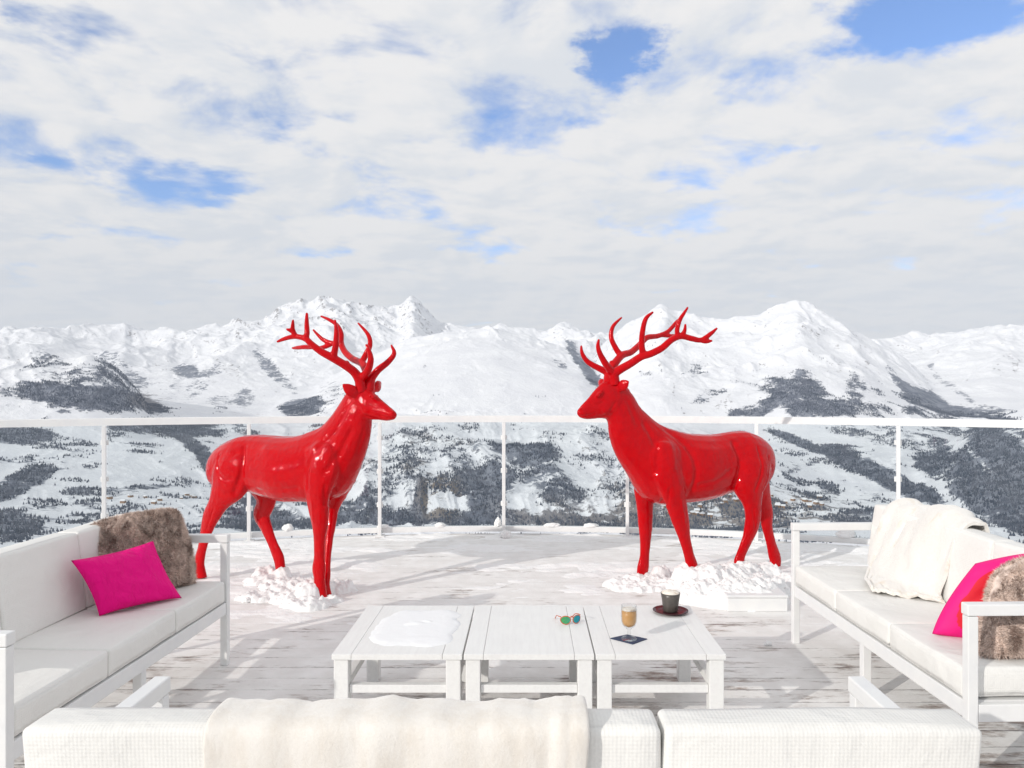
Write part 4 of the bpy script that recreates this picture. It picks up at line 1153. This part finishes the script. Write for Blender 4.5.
# ------------------------------------------------------------------ pillows
def pillow(name, corners, thick, mats, label, cat='pillow', fur=0, furlen=.022, n=36, seed=1, wrinkle=.006, pinch=.10, group=None, rim=0.0):
    """corners: bottom-left, bottom-right, top-right, top-left in world space"""
    C = [Vector(c) for c in corners]
    cen = (C[0] + C[1] + C[2] + C[3]) / 4
    nrm = (C[1] - C[0]).cross(C[3] - C[0]).normalized()
    bm = bmesh.new()
    grid = {}
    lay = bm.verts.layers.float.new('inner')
    for side in (0, 1):
        sg = 1 if side == 0 else -1
        for i in range(n + 1):
            for j in range(n + 1):
                u, v = i / n, j / n
                a, b = 2 * u - 1, 2 * v - 1
                edge = i in (0, n) or j in (0, n)
                key = (i, j, 0 if edge else side)
                if key in grid: continue
                # sides pulled in between the corners
                uu = 0.5 + 0.5 * a * (1 - pinch * (1 - b * b) * 0.5)
                vv = 0.5 + 0.5 * b * (1 - pinch * (1 - a * a) * 0.5)
                p = (C[0] * (1 - uu) + C[1] * uu) * (1 - vv) + (C[3] * (1 - uu) + C[2] * uu) * vv
                f = ((1 - a ** 4) * (1 - b ** 4)) ** 0.55
                w = mnoise.fractal(Vector((a * 2.2 + seed, b * 2.2, side * 5.0)), 1.0, 2.0, 3) * wrinkle * (f ** .5)
                grid[key] = bm.verts.new(p + nrm * sg * (thick / 2 * f + (w if not edge else 0)) - cen)
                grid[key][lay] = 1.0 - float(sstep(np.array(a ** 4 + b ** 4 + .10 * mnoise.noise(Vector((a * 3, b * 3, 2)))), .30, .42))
    def g(i, j, s):
        return grid.get((i, j, s)) or grid[(i, j, 0)]
    for s in (0, 1):
        for i in range(n):
            for j in range(n):
                q = [g(i, j, s), g(i + 1, j, s), g(i + 1, j + 1, s), g(i, j + 1, s)]
                if s: q.reverse()
                f = bm.faces.new(q)
    bmesh.ops.recalc_face_normals(bm, faces=bm.faces[:])
    if fur:
        bm.normal_update()
        fs = bm.faces[:]
        ar = np.array([f.calc_area() for f in fs]); ar /= ar.sum()
        picks = np.random.default_rng(seed).choice(len(fs), fur, p=ar)
        rl = random.Random(seed)
        for k in picks:
            f = fs[k]
            vs = [v.co for v in f.verts[:]]
            a, b = rl.random(), rl.random()
            p = (vs[0] * (1 - a) + vs[1] * a) * (1 - b) + (vs[3] * (1 - a) + vs[2] * a) * b
            fl = mnoise.noise_vector(p * 14 + Vector((seed, 3, 1)))
            nm = f.normal.copy()
            cm = nrm * (1 if nrm.dot(p) > 0 else -1)
            if nm.dot(cm) < 0: nm = -nm
            d = (nm * 0.75 + fl * 0.9 + Vector((rl.uniform(-.4, .4), rl.uniform(-.4, .4), rl.uniform(-.5, .15)))).normalized()
            s = d.cross(Vector((rl.uniform(-1, 1), rl.uniform(-1, 1), rl.uniform(-1, 1)))).normalized() * .0016
            L = furlen * rl.uniform(.5, 1.15)
            q = [bm.verts.new(p - s), bm.verts.new(p + s), bm.verts.new(p + d * L)]
            bm.faces.new(q)
    me = bpy.data.meshes.new(name); bm.to_mesh(me); bm.free()
    o = link_mesh(name, me, mats, smooth=True)
    o.location = cen
    return tag(o, label, cat, group)

pillow('pillow', [(-1.985, 3.46, .445), (-1.665, 3.80, .435), (-1.775, 3.84, .800), (-2.03, 3.53, .775)], .16, [M['fur']], 'brown fur pillow leaning behind the pink pillow on the left sofa', fur=46000, furlen=.020, seed=5, pinch=-.14)
pillow('pillow', [(-1.825, 3.235, .437), (-1.603, 3.52, .437), (-1.765, 3.58, .690), (-1.925, 3.20, .682)], .10, [M['pink']], 'bright pink satin pillow in front of the fur pillow on the left sofa', seed=9, wrinkle=.008, pinch=.16)
pillow('pillow', [(1.955, 2.90, .445), (1.595, 3.00, .438), (1.765, 3.0, .715), (2.07, 2.93, .775)], .11, [M['pinkred']], 'pink and red pillow behind the fur pillow on the right sofa', seed=15, wrinkle=.006, pinch=-.20)
pillow('pillow', [(2.06, 2.80, .440), (1.63, 2.74, .440), (1.765, 2.85, .725), (2.14, 2.88, .84)], .14, [M['fur']], 'brown fur pillow behind the near arm of the right sofa', fur=42000, furlen=.020, seed=25, pinch=-.16)

# ------------------------------------------------------------------ throws
def sheet(name, rows, mats, label, thick=.016, nu=70, sub=7, wr=.010, seed=2, ws=(9, 3), hem=0.012, smooth_edges=True):
    """rows: list (along the drape) of lists of points across; bicubic dense sheet"""
    rows_d = [catmull([tuple(p) for p in row], 10) for row in rows]
    n = len(rows_d[0])
    cols = [catmull([tuple(rows_d[i][j]) for i in range(len(rows_d))], sub) for j in range(n)]
    nv = len(cols[0])
    bm = bmesh.new(); g = []
    for j in range(n):
        for i in range(nv): g.append(bm.verts.new(Vector(cols[j][i])))
    for j in range(n - 1):
        for i in range(nv - 1):
            bm.faces.new((g[j * nv + i], g[(j + 1) * nv + i], g[(j + 1) * nv + i + 1], g[j * nv + i + 1]))
    bmesh.ops.recalc_face_normals(bm, faces=bm.faces[:])
    bm.normal_update()
    offs = []
    for j in range(n):
        for i in range(nv):
            v = g[j * nv + i]
            u, t = j / (n - 1), i / (nv - 1)
            f = mnoise.fractal(Vector((u * ws[0] + seed, t * ws[1], seed * 1.7)), 1.0, 2.0, 4)
            f2 = mnoise.noise(Vector((u * ws[0] * 5, t * ws[1] * 5, seed)))
            offs.append((v, v.normal * (wr * f + wr * .25 * f2)))
    for v, d in offs: v.co += d
    o = from_bm(name, bm, mats, smooth=True)
    bake_mods(o, [('SOLIDIFY', dict(thickness=thick, offset=0.0)), ('BEVEL', dict(width=thick * .42, segments=3, limit_method='ANGLE', angle_limit=R(50)))])
    return tag(o, label, 'blanket')

# over the foreground backrest: inside face, over the top, down the rear face
yb = 1.955 - .402      # inner face of the backrest cushion at its foot
def brow(dx):
    return None
xs0 = [-.585, -.42, -.25, -.10, .02, .105]
rows = []
for (yy, zz) in ((1.585, .46), (1.540, .62), (1.518, .745), (1.500, .783), (1.452, .791), (1.404, .784), (1.388, .755), (1.396, .66), (1.414, .52), (1.432, .40)):
    rows.append([(x + 0.008 * math.sin(zz * 9 + x * 3), yy, zz + .004 * math.sin(x * 17)) for x in xs0])
sheet('throw_blanket', rows, M['cream'], 'thick cream throw blanket draped over the foreground sofa backrest', thick=.015, wr=.0065, seed=4, ws=(15, 1.0))

# over the right sofa's backrest and out onto its seat
rows = [
    [(2.075, 4.02, .60), (2.085, 3.84, .60), (2.095, 3.62, .60), (2.10, 3.43, .60)],
    [(2.060, 4.02, .76), (2.07, 3.84, .77), (2.08, 3.62, .78), (2.085, 3.42, .77)],
    [(2.005, 4.03, .800), (2.01, 3.84, .812), (2.02, 3.62, .826), (2.03, 3.41, .812)],
    [(1.925, 4.04, .770), (1.93, 3.84, .785), (1.94, 3.62, .795), (1.95, 3.42, .775)],
    [(1.875, 4.03, .66), (1.86, 3.84, .66), (1.875, 3.62, .66), (1.905, 3.43, .65)],
    [(1.825, 3.99, .55), (1.80, 3.80, .54), (1.83, 3.60, .54), (1.885, 3.44, .54)],
    [(1.760, 3.92, .475), (1.745, 3.75, .47), (1.79, 3.58, .475), (1.875, 3.45, .47)],
    [(1.690, 3.80, .455), (1.68, 3.66, .455), (1.75, 3.53, .455), (1.875, 3.44, .452)],
    [(1.625, 3.60, .448), (1.66, 3.56, .448), (1.75, 3.50, .448), (1.88, 3.42, .448)],
]
sheet('throw_blanket', rows, M['fleece'], 'white fluffy throw blanket slumped over the right sofa backrest and seat', thick=.016, wr=.030, seed=12, ws=(4.5, 2.2))

# ------------------------------------------------------------------ air
def haze():
    m = bpy.data.materials.new('haze_air'); m.use_nodes = True
    nt = m.node_tree; nt.nodes.clear()
    out = nt.nodes.new('ShaderNodeOutputMaterial'); v = nt.nodes.new('ShaderNodeVolumePrincipled')
    v.inputs['Color'].default_value = (0.78, 0.87, 1.0, 1)
    v.inputs['Density'].default_value = HAZE
    v.inputs['Anisotropy'].default_value = -0.1
    nt.links.new(v.outputs[0], out.inputs['Volume'])
    bm = bmesh.new(); add_box(bm, (-14500, -14500, -1200), (14500, 14500, 2000))
    o = from_bm('haze', bm, m); tag(o, 'pale blue air thickening towards the far mountains', 'haze', kind='stuff')
HAZE = 3.8e-5
haze()

# ------------------------------------------------------------------ light
SUN_EL = 21.0
SUN_AZ_VEC = Vector((-0.74, -0.67, 0)).normalized()      # horizontal direction towards the sun
sd = bpy.data.lights.new('sun', 'SUN'); so = bpy.data.objects.new('sun', sd); COL.objects.link(so)
sd.energy = 2.85; sd.angle = R(0.6); sd.color = (1.0, 0.955, 0.89)
to_sun = Vector((SUN_AZ_VEC.x * math.cos(R(SUN_EL)), SUN_AZ_VEC.y * math.cos(R(SUN_EL)), math.sin(R(SUN_EL))))
so.rotation_euler = (-to_sun).to_track_quat('-Z', 'Y').to_euler()
so.location = (-6, -6, 8)

w = bpy.data.worlds.new('World'); scene.world = w; w.use_nodes = True
nt = NT(w.node_tree)
bg = w.node_tree.nodes['Background']
sky = nt.new('ShaderNodeTexSky', sky_type='NISHITA')
sky.sun_disc = False
sky.sun_elevation = R(SUN_EL)
sky.sun_rotation = math.atan2(SUN_AZ_VEC.x, SUN_AZ_VEC.y)
sky.altitude = 2000; sky.air_density = 1.0; sky.dust_density = 0.6; sky.ozone_density = 1.5
tc = nt.new('ShaderNodeTexCoord'); d = tc.outputs['Generated']
sp = nt.new('ShaderNodeSeparateXYZ'); nt.link(d, sp.inputs[0])
K0 = 0.16
den = nt.math('ADD', nt.math('MAXIMUM', sp.outputs[2], 0.0), K0)
cb = nt.new('ShaderNodeCombineXYZ')
nt.link(nt.math('DIVIDE', sp.outputs[0], den), cb.inputs[0])
nt.link(nt.math('DIVIDE', sp.outputs[1], den), cb.inputs[1])
P = cb.outputs[0]
n1 = nt.noise(P, 2.9, 10, 0.58, 0.25)
wn_ = nt.new('ShaderNodeTexNoise'); nt.link(P, wn_.inputs['Vector']); wn_.inputs['Scale'].default_value = 5.0; wn_.inputs['Detail'].default_value = 6; wn_.inputs['Roughness'].default_value = 0.62
PW = nt.vmath('ADD', P, nt.vmath('MULTIPLY', nt.vmath('SUBTRACT', wn_.outputs['Color'], (0.5, 0.5, 0.5)), (0.30, 0.30, 0)))
n2 = nt.noise(nt.scalev(P, (1, 1, 1), (7.3, 2.1, 0)), 0.9, 4, 0.5, 0.2)
densn = nt.math('ADD', nt.math('MULTIPLY', n1, 1.25), nt.math('MULTIPLY', n2, 0.35))
def pdir(px, py):
    v = Vector(((px - CX) / F, 1.0, (CY - py) / F)).normalized()
    q = v.z + K0
    return v.x / q, v.y / q
hole_sum = None
for (hx, hy, rx, ry, st) in ((618, 56, 32, 34, .46), (925, 22, 90, 46, .62), (180, 182, 80, 20, .36), (232, 190, 36, 12, .14), (345, 250, 60, 10, .14), (465, 248, 40, 9, .15), (85, 30, 60, 28, .17), (275, 128, 26, 14, .13), (345, 116, 20, 14, .13),
                             (440, 206, 40, 14, .13), (795, 152, 28, 8, .16), (590, 120, 20, 10, .14), (735, 88, 16, 12, .10), (48, 158, 36, 10, .15), (200, 100, 60, 20, .08), (130, 230, 40, 10, .08), (15, 15, 20, 15, .12), (640, 235, 26, 7, .1)):
    cx, cy = pdir(hx, hy)
    ex = abs(pdir(hx + rx, hy)[0] - cx); ey = abs(pdir(hx, hy + ry)[1] - cy)
    off = nt.vmath('SUBTRACT', PW, (cx, cy, 0))
    sc = nt.vmath('MULTIPLY', off, (1 / ex, 1 / ey, 0))
    ln = nt.vmath('LENGTH', sc, out=1)
    f = nt.ramp(ln, 0.0, 1.5, st, 0.0)
    hole_sum = f if hole_sum is None else nt.math('ADD', hole_sum, f)
cover = nt.math('SUBTRACT', nt.math('ADD', densn, -0.078), hole_sum)
lowb = nt.ramp(sp.outputs[2], 0.08, 0.24, 0.16, 0.0)
cover = nt.math('ADD', cover, lowb)
cl = nt.ramp(cover, 0.37, 0.70)
shade = nt.noise(nt.scalev(P, (1, 1, 1), (1.0, -0.12, 0)), 2.3, 7, 0.55, 0.3)
n1b = nt.noise(nt.scalev(P, (1, 1, 1), (-0.04, -0.06, 0)), 2.9, 6, 0.58, 0.25)
relief = nt.math('MULTIPLY', nt.math('SUBTRACT', n1, n1b), 1.1)
bright = nt.ramp(nt.math('ADD', nt.math('ADD', nt.math('MULTIPLY', shade, 0.7), nt.math('MULTIPLY', n2, 0.3)), relief), 0.32, 0.62)
CLB = 8.8
ccol = nt.mix(bright, c4(0.85 * CLB, 0.88 * CLB, 0.925 * CLB), c4(1.0 * CLB, 0.99 * CLB, 0.985 * CLB))
hz = nt.ramp(sp.outputs[2], 0.05, 0.20, 0.6, 0.0)
ccol = nt.mix(hz, ccol, c4(0.89 * CLB, 0.905 * CLB, 0.935 * CLB))
skyc = nt.vmath('MULTIPLY', sky.outputs[0], (1.5, 1.75, 2.15))
final = nt.mix(cl, skyc, ccol)
nt.link(final, bg.inputs[0])
bg.inputs[1].default_value = 0.10

scene.view_settings.view_transform = 'Standard'
scene.view_settings.look = 'None'
scene.view_settings.gamma = 1.0
scene.view_settings.exposure = 0.07
scene.render.engine = 'CYCLES'
cy = scene.cycles
cy.use_denoising = True
try: cy.denoiser = 'OPENIMAGEDENOISE'
except Exception: pass
cy.max_bounces = 8; cy.diffuse_bounces = 3; cy.transparent_max_bounces = 16; cy.volume_bounces = 0
cy.sample_clamp_indirect = 6.0
